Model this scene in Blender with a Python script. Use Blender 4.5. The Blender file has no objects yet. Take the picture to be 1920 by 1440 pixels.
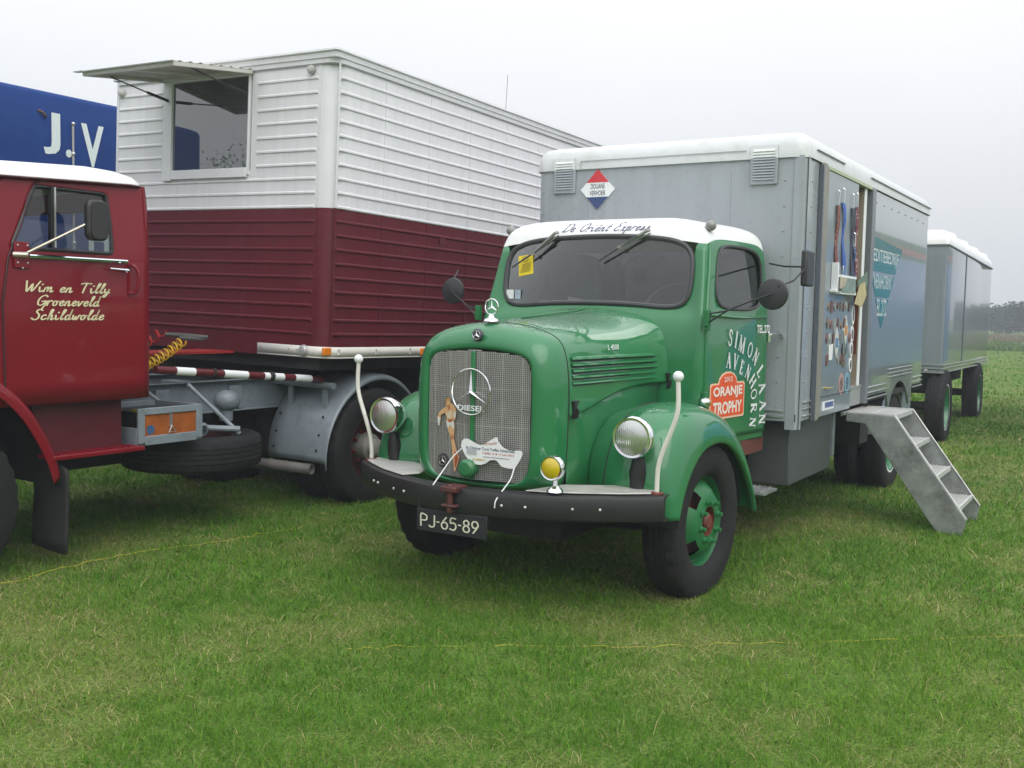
import bpy, bmesh, math, random
import numpy as np
from mathutils import Vector, Matrix
HAZE = 0.0026
random.seed(7); RNG = np.random.default_rng(11)
R_ = math.radians
sc = bpy.context.scene
COL = sc.collection

# ------------------------------------------------------------------ camera
EYE = 1.62; PIT = R_(4.1); ROLL = R_(1.2)
cam_d = bpy.data.cameras.new('camera'); cam = bpy.data.objects.new('camera', cam_d); COL.objects.link(cam)
cam_d.sensor_fit = 'HORIZONTAL'; cam_d.sensor_width = 36.0; cam_d.lens = 36.0 * 1941 / 1920
cam_d.clip_start = 0.05; cam_d.clip_end = 6000
_fw = Vector((0, math.cos(PIT), -math.sin(PIT))); _rt = Vector((1, 0, 0)); _up = _rt.cross(_fw)
_r2 = _rt * math.cos(ROLL) + _up * math.sin(ROLL); _u2 = _up * math.cos(ROLL) - _rt * math.sin(ROLL)
_m = Matrix((( _r2.x, _u2.x, -_fw.x, 0), (_r2.y, _u2.y, -_fw.y, 0), (_r2.z, _u2.z, -_fw.z, EYE), (0, 0, 0, 1)))
cam.matrix_world = _m
sc.camera = cam

# ------------------------------------------------------------------ sky, sun, exposure
SUN_EL, SUN_ROT = R_(48), R_(158)
w = bpy.data.worlds.new('World'); sc.world = w; w.use_nodes = True
nt = w.node_tree; nt.nodes.clear()
out = nt.nodes.new('ShaderNodeOutputWorld'); bg = nt.nodes.new('ShaderNodeBackground')
sky = nt.nodes.new('ShaderNodeTexSky'); sky.sky_type = 'NISHITA'; sky.sun_disc = False
sky.sun_elevation = SUN_EL; sky.sun_rotation = SUN_ROT; sky.dust_density = 6.0; sky.air_density = 1.0
hs = nt.nodes.new('ShaderNodeHueSaturation'); hs.inputs['Saturation'].default_value = 0.25
tc = nt.nodes.new('ShaderNodeTexCoord')
no = nt.nodes.new('ShaderNodeTexNoise'); no.inputs['Scale'].default_value = 1.6; no.inputs['Detail'].default_value = 4
cr = nt.nodes.new('ShaderNodeValToRGB')
cr.color_ramp.elements[0].position = .3; cr.color_ramp.elements[0].color = (5.95, 6.16, 6.45, 1)
cr.color_ramp.elements[1].position = .72; cr.color_ramp.elements[1].color = (6.68, 6.78, 6.92, 1)
mx = nt.nodes.new('ShaderNodeMixRGB'); mx.inputs[0].default_value = 0.9
nt.links.new(tc.outputs['Generated'], no.inputs['Vector']); nt.links.new(no.outputs['Fac'], cr.inputs['Fac'])
nt.links.new(sky.outputs[0], hs.inputs['Color']); nt.links.new(hs.outputs[0], mx.inputs[1]); nt.links.new(cr.outputs[0], mx.inputs[2])
# an overcast dome: about three times as bright overhead as at the horizon
sxyz = nt.nodes.new('ShaderNodeSeparateXYZ'); nt.links.new(tc.outputs['Generated'], sxyz.inputs[0])
gm = nt.nodes.new('ShaderNodeMapRange'); gm.inputs[1].default_value = 0; gm.inputs[2].default_value = 1; gm.inputs[3].default_value = 1.16; gm.inputs[4].default_value = 3.0
nt.links.new(sxyz.outputs['Z'], gm.inputs[0])
vm = nt.nodes.new('ShaderNodeVectorMath'); vm.operation = 'SCALE'; nt.links.new(mx.outputs[0], vm.inputs[0]); nt.links.new(gm.outputs[0], vm.inputs['Scale'])
nt.links.new(vm.outputs[0], bg.inputs['Color']); bg.inputs['Strength'].default_value = 0.077
nt.links.new(bg.outputs[0], out.inputs['Surface'])
sun_d = bpy.data.lights.new('sun', 'SUN'); sun_d.energy = 1.0; sun_d.angle = R_(60); sun_d.color = (1, .97, .93)
sun = bpy.data.objects.new('sun', sun_d); COL.objects.link(sun)
_dir = Vector((math.sin(SUN_ROT) * math.cos(SUN_EL), math.cos(SUN_ROT) * math.cos(SUN_EL), math.sin(SUN_EL)))
sun.rotation_euler = _dir.to_track_quat('Z', 'Y').to_euler()
sc.view_settings.view_transform = 'Standard'; sc.view_settings.look = 'None'
sc.view_settings.exposure = 0.42; sc.view_settings.gamma = 1.0; sc.view_settings.use_curve_mapping = False
sc.cycles.max_bounces = 8; sc.cycles.transparent_max_bounces = 16; sc.cycles.diffuse_bounces = 3; sc.cycles.glossy_bounces = 4
sc.cycles.use_denoising = True; sc.cycles.volume_bounces = 0
sc.cycles.sample_clamp_indirect = 4

# ------------------------------------------------------------------ materials
MATS = {}
def pset(p, k, v):
    if k in p.inputs: p.inputs[k].default_value = v
def mat(name, col, rough=.5, metal=0., coat=0., spec=.5, var=0., vscale=8., bump=0., bscale=40., dirt=None, dscale=3., dthr=(.5, .75), coatr=.08, rvar=0., streak=0.):
    if name in MATS: return MATS[name]
    m = bpy.data.materials.new(name); m.use_nodes = True; n = m.node_tree.nodes; l = m.node_tree.links
    p = n['Principled BSDF']; c = (*col, 1)
    pset(p, 'Base Color', c); pset(p, 'Roughness', rough); pset(p, 'Metallic', metal); pset(p, 'Coat Weight', coat)
    pset(p, 'Coat Roughness', coatr); pset(p, 'Specular IOR Level', spec)
    src = None
    if var or dirt or bump or rvar or streak: tcn = n.new('ShaderNodeTexCoord')
    if var:
        t = n.new('ShaderNodeTexNoise'); t.inputs['Scale'].default_value = vscale; t.inputs['Detail'].default_value = 5; t.inputs['Roughness'].default_value = .6
        l.new(tcn.outputs['Object'], t.inputs['Vector'])
        r = n.new('ShaderNodeMapRange'); r.inputs[1].default_value = .3; r.inputs[2].default_value = .7; r.inputs[3].default_value = 1 - var; r.inputs[4].default_value = 1 + var
        l.new(t.outputs['Fac'], r.inputs[0])
        h = n.new('ShaderNodeHueSaturation'); h.inputs['Color'].default_value = c; l.new(r.outputs[0], h.inputs['Value']); src = h.outputs[0]
    if dirt:
        t = n.new('ShaderNodeTexNoise'); t.inputs['Scale'].default_value = dscale; t.inputs['Detail'].default_value = 8; t.inputs['Roughness'].default_value = .7
        l.new(tcn.outputs['Object'], t.inputs['Vector'])
        r = n.new('ShaderNodeMapRange'); r.inputs[1].default_value = dthr[0]; r.inputs[2].default_value = dthr[1]
        l.new(t.outputs['Fac'], r.inputs[0])
        x = n.new('ShaderNodeMixRGB'); x.inputs[1].default_value = c; x.inputs[2].default_value = (*dirt, 1); l.new(r.outputs[0], x.inputs[0])
        if src: l.new(src, x.inputs[1])
        src = x.outputs[0]
    if streak:
        mp = n.new('ShaderNodeMapping'); mp.inputs['Scale'].default_value = (9, 9, .55); l.new(tcn.outputs['Object'], mp.inputs[0])
        t = n.new('ShaderNodeTexNoise'); t.inputs['Scale'].default_value = 1.6; t.inputs['Detail'].default_value = 7; t.inputs['Roughness'].default_value = .65; l.new(mp.outputs[0], t.inputs['Vector'])
        r = n.new('ShaderNodeMapRange'); r.inputs[1].default_value = .42; r.inputs[2].default_value = .72; r.inputs[3].default_value = 1.; r.inputs[4].default_value = 1 - streak; l.new(t.outputs['Fac'], r.inputs[0])
        h = n.new('ShaderNodeHueSaturation'); h.inputs['Color'].default_value = c; l.new(r.outputs[0], h.inputs['Value'])
        if src: l.new(src, h.inputs['Color'])
        src = h.outputs[0]
    if src: l.new(src, p.inputs['Base Color'])
    if rvar:
        t = n.new('ShaderNodeTexNoise'); t.inputs['Scale'].default_value = 5; t.inputs['Detail'].default_value = 4
        l.new(tcn.outputs['Object'], t.inputs['Vector'])
        r = n.new('ShaderNodeMapRange'); r.inputs[3].default_value = max(0, rough - rvar); r.inputs[4].default_value = rough + rvar
        l.new(t.outputs['Fac'], r.inputs[0]); l.new(r.outputs[0], p.inputs['Roughness'])
    if bump:
        t = n.new('ShaderNodeTexNoise'); t.inputs['Scale'].default_value = bscale; t.inputs['Detail'].default_value = 3
        l.new(tcn.outputs['Object'], t.inputs['Vector'])
        b = n.new('ShaderNodeBump'); b.inputs['Strength'].default_value = bump; b.inputs['Distance'].default_value = .01
        l.new(t.outputs['Fac'], b.inputs['Height']); l.new(b.outputs[0], p.inputs['Normal'])
    MATS[name] = m
    return m
def glass(name, tint=(.5, .52, .52), refl=1.0, rough=.02, trans=True):
    m = bpy.data.materials.new(name); m.use_nodes = True; n = m.node_tree.nodes; l = m.node_tree.links; n.clear()
    o = n.new('ShaderNodeOutputMaterial'); tr = n.new('ShaderNodeBsdfTransparent'); tr.inputs[0].default_value = (*tint, 1)
    if not trans:
        tr = n.new('ShaderNodeBsdfDiffuse'); tr.inputs[0].default_value = (*tint, 1)
    g = n.new('ShaderNodeBsdfGlossy'); g.inputs['Roughness'].default_value = rough; g.inputs[0].default_value = (1, 1, 1, 1)
    f = n.new('ShaderNodeFresnel'); f.inputs[0].default_value = 1.5
    mu = n.new('ShaderNodeMath'); mu.operation = 'MULTIPLY'; mu.inputs[1].default_value = refl; mu.use_clamp = True
    x = n.new('ShaderNodeMixShader'); l.new(f.outputs[0], mu.inputs[0]); l.new(mu.outputs[0], x.inputs[0]); l.new(tr.outputs[0], x.inputs[1]); l.new(g.outputs[0], x.inputs[2])
    l.new(x.outputs[0], o.inputs[0]); MATS[name] = m
    return m
def paint_wet(name, col, rough=.3, coat=.6, var=.05):
    """gloss paint with rain beads standing on the faces that look up"""
    m = mat(name, col, rough, coat=coat, var=var, vscale=3, spec=.25, coatr=.035, dirt=(.04, .15, .07), dscale=2.2, dthr=(.5, .95))
    n = m.node_tree.nodes; l = m.node_tree.links; p = n['Principled BSDF']
    tcn = n.new('ShaderNodeTexCoord'); geo = n.new('ShaderNodeNewGeometry'); sx = n.new('ShaderNodeSeparateXYZ'); l.new(geo.outputs['Normal'], sx.inputs[0])
    v = n.new('ShaderNodeTexVoronoi'); v.inputs['Scale'].default_value = 85; l.new(tcn.outputs['Object'], v.inputs['Vector'])
    r = n.new('ShaderNodeMapRange'); r.inputs[1].default_value = .15; r.inputs[2].default_value = .45; r.inputs[3].default_value = 1; r.inputs[4].default_value = 0; l.new(v.outputs['Distance'], r.inputs[0])
    z = n.new('ShaderNodeMapRange'); z.inputs[1].default_value = .90; z.inputs[2].default_value = .97; l.new(sx.outputs['Z'], z.inputs[0])
    mu = n.new('ShaderNodeMath'); mu.operation = 'MULTIPLY'; l.new(r.outputs[0], mu.inputs[0]); l.new(z.outputs[0], mu.inputs[1])
    b = n.new('ShaderNodeBump'); b.inputs['Strength'].default_value = .9; b.inputs['Distance'].default_value = .006
    l.new(mu.outputs[0], b.inputs['Height']); l.new(b.outputs[0], p.inputs['Normal']); l.new(b.outputs[0], p.inputs['Coat Normal'])
    return m
GREEN = paint_wet('green_paint', (.014, .160, .052), .5, 1.)
GREEN_D = mat('green_paint_dull', (.012, .14, .04), .45, var=.1)
WHITE = mat('white_roof_paint', (.78, .79, .78), .35, coat=.3, var=.03)
CREAM = mat('cream_white', (.68, .66, .60), .45, var=.05, dirt=(.25, .22, .18), dscale=9, dthr=(.62, .8))
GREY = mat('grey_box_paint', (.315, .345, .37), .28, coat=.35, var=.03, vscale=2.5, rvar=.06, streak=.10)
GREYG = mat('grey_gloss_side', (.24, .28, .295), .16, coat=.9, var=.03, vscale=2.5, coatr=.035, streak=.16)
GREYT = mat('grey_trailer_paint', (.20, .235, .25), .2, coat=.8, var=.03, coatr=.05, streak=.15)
GREYW = mat('grey_white_top', (.70, .72, .72), .4, coat=.2, var=.04, dirt=(.5, .52, .5), dscale=6)
MAROON = mat('maroon_paint', (.17, .0045, .011), .5, coat=.45, var=.06, vscale=3, spec=.15, coatr=.05)
MAROON_T = mat('maroon_panel_paint', (.108, .0095, .018), .5, coat=.06, spec=.3, var=.08, vscale=3, dirt=(.12, .028, .034), dscale=4, dthr=(.5, .9), streak=.18)
TWHITE = mat('white_panel_paint', (.68, .68, .70), .42, coat=.1, var=.035, vscale=4, dirt=(.42, .41, .40), dscale=14, dthr=(.64, .78), streak=.09)
CHROME = mat('chrome', (.86, .87, .88), .08, 1.)
ALU = mat('aluminium', (.60, .60, .58), .38, .85, var=.1, vscale=10, dirt=(.32, .31, .29), dscale=7, dthr=(.45, .8))
PLATEM = mat('tread_plate_metal', (.52, .51, .48), .5, .35, var=.1, bump=.3, bscale=180, dirt=(.3, .29, .26), dscale=9)
GALV = mat('galvanised_steel', (.33, .35, .34), .5, .6, var=.22, vscale=9, dirt=(.16, .16, .15), dscale=5, dthr=(.5, .72))
BLACK = mat('black_paint', (.014, .014, .015), .35, var=.1)
BLACKM = mat('black_matt', (.012, .012, .012), .7)
RUBBER = mat('tyre_rubber', (.0125, .0125, .013), .8, var=.2, vscale=14, bump=.3, bscale=70, spec=.3, dirt=(.028, .026, .023), dscale=6, dthr=(.5, .85))
DARK = mat('dark_underframe', (.018, .018, .018), .8, var=.2)
RUSTRED = mat('rust_red', (.17, .035, .022), .55, var=.25, dirt=(.05, .025, .02), dscale=12)
REDDISH = mat('red_oxide_frame', (.12, .03, .02), .6, var=.25, dirt=(.04, .025, .02), dscale=8)
FGREY = mat('frame_grey_paint', (.20, .235, .265), .38, coat=.2, var=.1, dirt=(.1, .1, .1), dscale=7, dthr=(.55, .8))
AMBER = mat('amber_lens', (.75, .22, .01), .25, coat=.5)
LENS = mat('clear_lens', (.42, .43, .42), .3, .2, coat=.6, bump=.5, bscale=60)
YELLOW = mat('yellow_lens', (.62, .46, .01), .18, coat=.8)
PAPERY = mat('yellow_paper', (.78, .60, .03), .7)
PAPERW = mat('white_paper', (.74, .75, .76), .6)
BLUE = mat('blue_tarpaulin', (.010, .042, .18), .65, spec=.15, var=.1, vscale=2, bump=.15, bscale=3)
LTXT = mat('white_letter', (.74, .76, .77), .5)
LGREEN = mat('pale_letter', (.62, .70, .68), .5)
LCREAM = mat('cream_letter', (.72, .66, .42), .5)
LNAVY = mat('navy_letter', (.05, .06, .13), .5)
LBLACK = mat('black_letter', (.02, .02, .025), .5)
ORANGE = mat('orange_sticker', (.72, .085, .018), .4)
PEACH = mat('peach_border', (.78, .50, .36), .45)
REDS = mat('sign_red', (.55, .035, .05), .45)
BLUES = mat('sign_blue', (.035, .06, .16), .45)
TEAL = mat('teal_pennant', (.004, .13, .14), .3, coat=.6)
INTER = mat('beige_interior', (.33, .27, .19), .6, var=.1)
CABIN = mat('cab_interior', (.05, .05, .048), .8)
SEAT = mat('seat_vinyl', (.10, .10, .095), .6)
WOOD = mat('varnished_wood', (.34, .095, .02), .4, coat=.4, var=.25, vscale=12, dirt=(.12, .04, .015), dscale=5)
GLASS_W = glass('windscreen_glass', (.52, .54, .55), 1.9, .01)
GLASS_S = glass('side_glass', (.62, .65, .66), 1.3, .01)
GLASS_D = glass('dark_window_glass', (.03, .034, .042), 3.6, .015, trans=False)
SKIN = mat('print_skin', (.60, .36, .18), .55); SKIN_D = mat('print_skin_shade', (.42, .14, .06), .55)
HAIRM = mat('print_hair', (.30, .17, .07), .6); CLOTHM = mat('print_white', (.62, .62, .58), .55)

# ------------------------------------------------------------------ mesh building
class MB:
    def __init__(s): s.v = []; s.f = []; s.m = []
    def add(s, vs, fs, mi=0):
        o = len(s.v); s.v += [tuple(p) for p in vs]; s.f += [tuple(i + o for i in f) for f in fs]; s.m += [mi] * len(fs)
        return s
    def box(s, x0, x1, y0, y1, z0, z1, mi=0):
        return s.add([(x0, y0, z0), (x1, y0, z0), (x1, y1, z0), (x0, y1, z0), (x0, y0, z1), (x1, y0, z1), (x1, y1, z1), (x0, y1, z1)],
                     [(0, 3, 2, 1), (4, 5, 6, 7), (0, 1, 5, 4), (1, 2, 6, 5), (2, 3, 7, 6), (3, 0, 4, 7)], mi)
    def tube(s, pts, r, n=8, closed=False, mi=0, caps=True):
        pts = [Vector(p) for p in pts]; N = len(pts); vs = []; prev = None
        rs = r if isinstance(r, (list, tuple)) else [r] * N
        for i, p in enumerate(pts):
            a = pts[(i - 1) % N] if (closed or i > 0) else p; b = pts[(i + 1) % N] if (closed or i < N - 1) else p
            t = (b - a).normalized()
            if prev is None:
                u = t.orthogonal().normalized()
            else:
                u = (prev - t * prev.dot(t)); u = u.normalized() if u.length > 1e-6 else t.orthogonal().normalized()
            prev = u; q = t.cross(u)
            for k in range(n):
                c = 2 * math.pi * k / n
                vs.append(p + (u * math.cos(c) + q * math.sin(c)) * rs[i])
        fs = []
        for i in range(N if closed else N - 1):
            j = (i + 1) % N
            for k in range(n): fs.append((i * n + k, i * n + (k + 1) % n, j * n + (k + 1) % n, j * n + k))
        if not closed and caps:
            fs.append(tuple(range(n))[::-1]); fs.append(tuple((N - 1) * n + k for k in range(n)))
        return s.add(vs, fs, mi)
    def lathe(s, prof, o=(0, 0, 0), axis='x', n=32, mi=0, skip=None):
        """prof: (radius, height along the axis)"""
        vs = []; o = Vector(o)
        for r, h in prof:
            for k in range(n):
                a = 2 * math.pi * k / n; c, d = r * math.cos(a), r * math.sin(a)
                vs.append(o + Vector({'x': (h, c, d), 'y': (c, h, d), 'z': (c, d, h)}[axis]))
        fs = []
        for i in range(len(prof) - 1):
            for k in range(n):
                if skip and skip(i, k): continue
                fs.append((i * n + k, i * n + (k + 1) % n, (i + 1) * n + (k + 1) % n, (i + 1) * n + k))
        return s.add(vs, fs, mi)
    def prism(s, poly, fmap, t, mi=0):
        """poly: 2D outline; fmap(u, v, w) -> 3D; thickness t along w"""
        n = len(poly); vs = [fmap(u, v, 0) for u, v in poly] + [fmap(u, v, t) for u, v in poly]
        fs = [tuple(range(n)), tuple(range(2 * n - 1, n - 1, -1))] + [(i, i + n, (i + 1) % n + n, (i + 1) % n) for i in range(n)]
        return s.add(vs, fs, mi)
    def grid(s, rows, cu=False, mi=0, skip=None, mf=None):
        nr, nc = len(rows), len(rows[0]); vs = [p for r in rows for p in r]; o = len(s.v)
        s.v += [tuple(p) for p in vs]
        for i in range(nr - 1):
            for j in range(nc if cu else nc - 1):
                if skip and skip(i, j): continue
                s.f.append((o + i * nc + j, o + i * nc + (j + 1) % nc, o + (i + 1) * nc + (j + 1) % nc, o + (i + 1) * nc + j))
                s.m.append(mf(i, j) if mf else mi)
        return s
    def sphere(s, o, r, n=12, mi=0, sc=(1, 1, 1)):
        prof = [(max(1e-4, r * math.sin(math.pi * i / n)), -r * math.cos(math.pi * i / n)) for i in range(n + 1)]
        b = len(s.v); s.lathe(prof, (0, 0, 0), 'z', n * 2, mi)
        for i in range(b, len(s.v)):
            p = s.v[i]; s.v[i] = (o[0] + p[0] * sc[0], o[1] + p[1] * sc[1], o[2] + p[2] * sc[2])
        return s
def tag(o, label=None, cat=None, group=None, kind=None):
    if label: o['label'] = label
    if cat: o['category'] = cat
    if group: o['group'] = group
    if kind: o['kind'] = kind
    return o
def link_mesh(name, me, parent=None):
    o = bpy.data.objects.new(name, me); COL.objects.link(o)
    if parent is not None: o.parent = parent
    return o
def obj(name, mb, mats, parent=None, smooth=35, sub=0, sol=0, bev=0, label=None, kind=None, corners=True, weld=0, soff=-1):
    me = bpy.data.meshes.new(name); me.from_pydata(mb.v, [], mb.f)
    for m in (mats if isinstance(mats, (list, tuple)) else [mats]): me.materials.append(m)
    me.polygons.foreach_set('material_index', mb.m)
    if not sub or weld:
        bm = bmesh.new(); bm.from_mesh(me)
        bmesh.ops.delete(bm, geom=[v for v in bm.verts if not v.link_faces], context='VERTS')
        if weld: bmesh.ops.remove_doubles(bm, verts=bm.verts, dist=weld)
        bmesh.ops.recalc_face_normals(bm, faces=bm.faces); bm.to_mesh(me); bm.free()
    me.update()
    if smooth:
        me.shade_smooth()
        if not sub: me.set_sharp_from_angle(angle=R_(smooth))
    o = link_mesh(name, me, parent)
    if sub:
        bm = bmesh.new(); bm.from_mesh(me); bmesh.ops.delete(bm, geom=[v for v in bm.verts if not v.link_faces], context='VERTS'); bmesh.ops.recalc_face_normals(bm, faces=bm.faces); bm.to_mesh(me); bm.free(); me.shade_smooth()
        d = o.modifiers.new('sub', 'SUBSURF'); d.levels = d.render_levels = sub; d.boundary_smooth = 'PRESERVE_CORNERS' if corners else 'ALL'
    if sol:
        d = o.modifiers.new('sol', 'SOLIDIFY'); d.thickness = sol; d.offset = soff
    if bev:
        d = o.modifiers.new('bev', 'BEVEL'); d.width = bev; d.segments = 2; d.limit_method = 'ANGLE'; d.angle_limit = R_(40)
    if label: o['label'] = label
    if kind: o['kind'] = kind
    return o
def box(name, x0, x1, y0, y1, z0, z1, m, parent=None, bev=.004, **k):
    return obj(name, MB().box(x0, x1, y0, y1, z0, z1), m, parent, bev=bev, **k)
def thing(name, label, cat, M=None, group=None):
    o = bpy.data.objects.new(name, None); COL.objects.link(o); o.empty_display_size = .2
    if M is not None: o.matrix_world = M
    return tag(o, label, cat, group)
def part(name, parent, loc=(0, 0, 0), rot=(0, 0, 0)):
    o = bpy.data.objects.new(name, None); COL.objects.link(o); o.parent = parent; o.location = loc; o.rotation_euler = rot; o.empty_display_size = .1
    return o
def vmat(x, y, z, yaw, pit=0, rol=0):
    return Matrix.Translation((x, y, z)) @ Matrix.Rotation(R_(-yaw), 4, 'Z') @ Matrix.Rotation(R_(pit), 4, 'X') @ Matrix.Rotation(R_(rol), 4, 'Y')
def dup(o, parent, loc=None, rot=None):
    c = o.copy(); COL.objects.link(c); c.parent = parent
    if loc is not None: c.location = loc
    if rot is not None: c.rotation_euler = rot
    for ch in list(o.children): dup(ch, c)
    return c
def bspline(pts, k=6, closed=True):
    """uniform cubic b-spline through control points: the same curve a subdivided open edge takes"""
    P = [Vector(p) for p in pts]; n = len(P); out = []
    for i in range(n if closed else n - 3):
        a, b, c, d = [P[(i + j) % n] for j in range(4)]
        for q in range(k):
            t = q / k
            out.append((a * (1 - t) ** 3 + b * (3 * t ** 3 - 6 * t * t + 4) + c * (-3 * t ** 3 + 3 * t * t + 3 * t + 1) + d * t ** 3) / 6)
    return out
def catmull(pts, k=6):
    P = [np.array(p, float) for p in pts]; P = [2 * P[0] - P[1]] + P + [2 * P[-1] - P[-2]]; out = []
    for i in range(1, len(P) - 2):
        for q in range(k):
            t = q / k; a, b, c, d = P[i - 1:i + 3]
            out.append(.5 * (2 * b + (c - a) * t + (2 * a - 5 * b + 4 * c - d) * t * t + (-a + 3 * b - 3 * c + d) * t ** 3))
    out.append(P[-2]); return out

# ------------------------------------------------------------------ lettering
def font_mesh(body, bold=0.):
    cu = bpy.data.curves.new('t', 'FONT'); cu.body = body; cu.size = 1.0; cu.offset = bold; cu.resolution_u = 3; cu.fill_mode = 'FRONT' if hasattr(cu, 'fill_mode') else cu.fill_mode
    o = bpy.data.objects.new('t', cu); COL.objects.link(o)
    dg = bpy.context.evaluated_depsgraph_get(); me = bpy.data.meshes.new_from_object(o.evaluated_get(dg))
    vs = [tuple(v.co[:2]) for v in me.vertices]; fs = [tuple(p.vertices) for p in me.polygons]
    bpy.data.objects.remove(o); bpy.data.curves.remove(cu); bpy.data.meshes.remove(me)
    return vs, fs
def fit_text(mb, body, fmap, w, h, bold=0., shear=0., mi=0):
    """fill the box u 0..w, v 0..h"""
    vs, fs = font_mesh(body, bold); xs = [p[0] for p in vs]; ys = [p[1] for p in vs]
    x0, x1, y0, y1 = min(xs), max(xs), min(ys), max(ys)
    mb.add([fmap((x - x0) / (x1 - x0) * w + shear * (y - y0) / (y1 - y0) * h, (y - y0) / (y1 - y0) * h) for x, y in vs], fs, mi)
def ribbon(pts, wd, k=5, smooth=True):
    P = catmull(pts, k) if smooth and len(pts) > 2 else [np.array(p, float) for p in pts]
    vs = []; fs = []
    for i, p in enumerate(P):
        a = P[max(0, i - 1)]; b = P[min(len(P) - 1, i + 1)]; t = b - a; L = math.hypot(*t) or 1
        n = np.array((-t[1], t[0])) / L * wd / 2; e = t / L * wd / 3 * (-1 if i == 0 else (1 if i == len(P) - 1 else 0))
        vs += [tuple(p + n + e), tuple(p - n + e)]
    for i in range(len(P) - 1): fs.append((2 * i, 2 * i + 1, 2 * i + 3, 2 * i + 2))
    return vs, fs
SCRIPT = {
 'W': [[(0,1),(.12,.3),(.2,0),(.38,.75),(.45,0),(.75,1)]], 'i': [[(0,.45),(.05,.1),(.12,0),(.22,.12)],[(.1,.68),(.13,.74)]],
 'm': [[(0,0),(.05,.45),(.06,.3),(.15,.47),(.2,.4),(.2,.02),(.24,.3),(.33,.47),(.38,.38),(.38,.05),(.44,0),(.52,.1)]],
 'e': [[(.02,.22),(.2,.3),(.22,.42),(.14,.48),(.04,.36),(.03,.14),(.12,0),(.28,.12)]], 'ë': [[(.02,.22),(.2,.3),(.22,.42),(.14,.48),(.04,.36),(.03,.14),(.12,0),(.28,.12)],[(.1,.66),(.12,.72)],[(.24,.66),(.26,.72)]],
 'n': [[(0,0),(.04,.45),(.06,.3),(.16,.47),(.22,.38),(.21,.06),(.27,0),(.36,.12)]], 'T': [[(0,.88),(.2,.97),(.6,.93)],[(.32,.95),(.26,.5),(.24,0)]],
 'l': [[(.02,.2),(.18,.8),(.17,1),(.09,.9),(.06,.2),(.12,0),(.22,.12)]], 'y': [[(0,.45),(.03,.15),(.1,.05),(.22,.2),(.26,.46),(.22,-.1),(.1,-.38),(.02,-.3),(.12,-.1),(.34,.1)]],
 'G': [[(.5,.85),(.38,1),(.15,.85),(.03,.45),(.1,.08),(.3,.05),(.45,.3),(.48,.42)],[(.25,.4),(.55,.42),(.5,.1),(.4,-.3)]],
 'r': [[(0,0),(.04,.46)],[(.03,.26),(.1,.42),(.18,.48),(.25,.42)]], 'o': [[(.14,.47),(.03,.35),(.03,.1),(.12,0),(.22,.1),(.23,.35),(.14,.47),(.24,.4),(.34,.42)]],
 'v': [[(0,.45),(.05,.2),(.09,0),(.18,.2),(.24,.45),(.32,.42)]], 'd': [[(.22,.42),(.12,.47),(.02,.3),(.04,.05),(.12,0),(.22,.2),(.28,1)],[(.28,1),(.24,.3),(.26,.02),(.36,.1)]],
 'S': [[(.42,.9),(.3,1),(.14,.9),(.16,.7),(.32,.45),(.3,.1),(.12,0),(-.05,.15)]], 'c': [[(.22,.4),(.14,.47),(.03,.32),(.04,.08),(.14,0),(.28,.12)]],
 'h': [[(.02,.1),(.18,.8),(.16,1),(.09,.9),(.05,0)],[(.05,0),(.08,.3),(.18,.47),(.23,.36),(.22,.05),(.28,0),(.36,.12)]],
 'w': [[(0,.45),(.04,.1),(.1,.02),(.18,.35),(.2,.08),(.27,.03),(.36,.45),(.42,.42)]], 'D': [[(.15,.95),(.1,.5),(.08,.02)],[(0,.9),(.3,1),(.55,.75),(.5,.25),(.2,0),(-.02,.05)]],
 'O': [[(.3,1),(.08,.75),(.05,.25),(.22,0),(.45,.25),(.48,.75),(.3,1),(.2,.85)]], 'E': [[(.45,.9),(.3,1),(.12,.88),(.18,.6),(.3,.55),(.12,.48),(.02,.2),(.14,0),(.4,.12)]],
 'x': [[(0,.42),(.08,.45),(.16,.05),(.26,.05)],[(.24,.45),(.02,0)]], 'p': [[(0,.4),(.05,.45),(.02,0),(-.04,-.4)],[(.04,.2),(.14,.47),(.24,.4),(.22,.12),(.1,.02),(.3,.08)]],
 's': [[(0,.05),(.12,.47),(.16,.3),(.18,.1),(.08,0),(0,.06),(.28,.1)]], 't': [[(.12,.8),(.06,.15),(.12,0),(.22,.1)],[(0,.5),(.22,.52)]], ' ': [],
 'P': [[(0,0),(0,1),(.3,1),(.45,.88),(.45,.62),(.3,.5),(0,.5)]], 'J': [[(.4,1),(.4,.2),(.3,.02),(.12,0),(0,.1)]],
 '6': [[(.36,1),(.08,.55),(0,.3),(.08,.06),(.22,0),(.38,.06),(.45,.28),(.38,.5),(.22,.56),(.06,.46)]], '5': [[(.42,1),(.08,1),(.04,.58),(.22,.62),(.4,.52),(.45,.3),(.36,.06),(.2,0),(0,.08)]],
 '8': [[(.22,.54),(.06,.64),(.04,.84),(.22,1),(.4,.84),(.38,.64),(.22,.54),(.04,.42),(0,.2),(.1,.03),(.22,0),(.36,.03),(.45,.2),(.4,.42),(.22,.54)]],
 '9': [[(.09,0),(.37,.45),(.45,.7),(.37,.94),(.23,1),(.07,.94),(0,.72),(.07,.5),(.23,.44),(.39,.54)]], '-': [[(.0,.5),(.16,.5)]]}
def script_text(mb, body, fmap, w, h, wd=.1, gap=.06, slant=.2, mi=0, straight=''):
    x = 0; geo = []
    for ch in body:
        if ch == ' ': x += .34; continue
        mxx = 0
        for st in SCRIPT[ch]:
            vs, fs = ribbon(st, wd, smooth=ch not in straight); geo.append(([(a + x + slant * b, b) for a, b in vs], fs)); mxx = max([mxx] + [a for a, b in st])
        x += mxx + gap
    for vs, fs in geo: mb.add([fmap(a / x * w, b * h) for a, b in vs], fs, mi)
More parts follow.
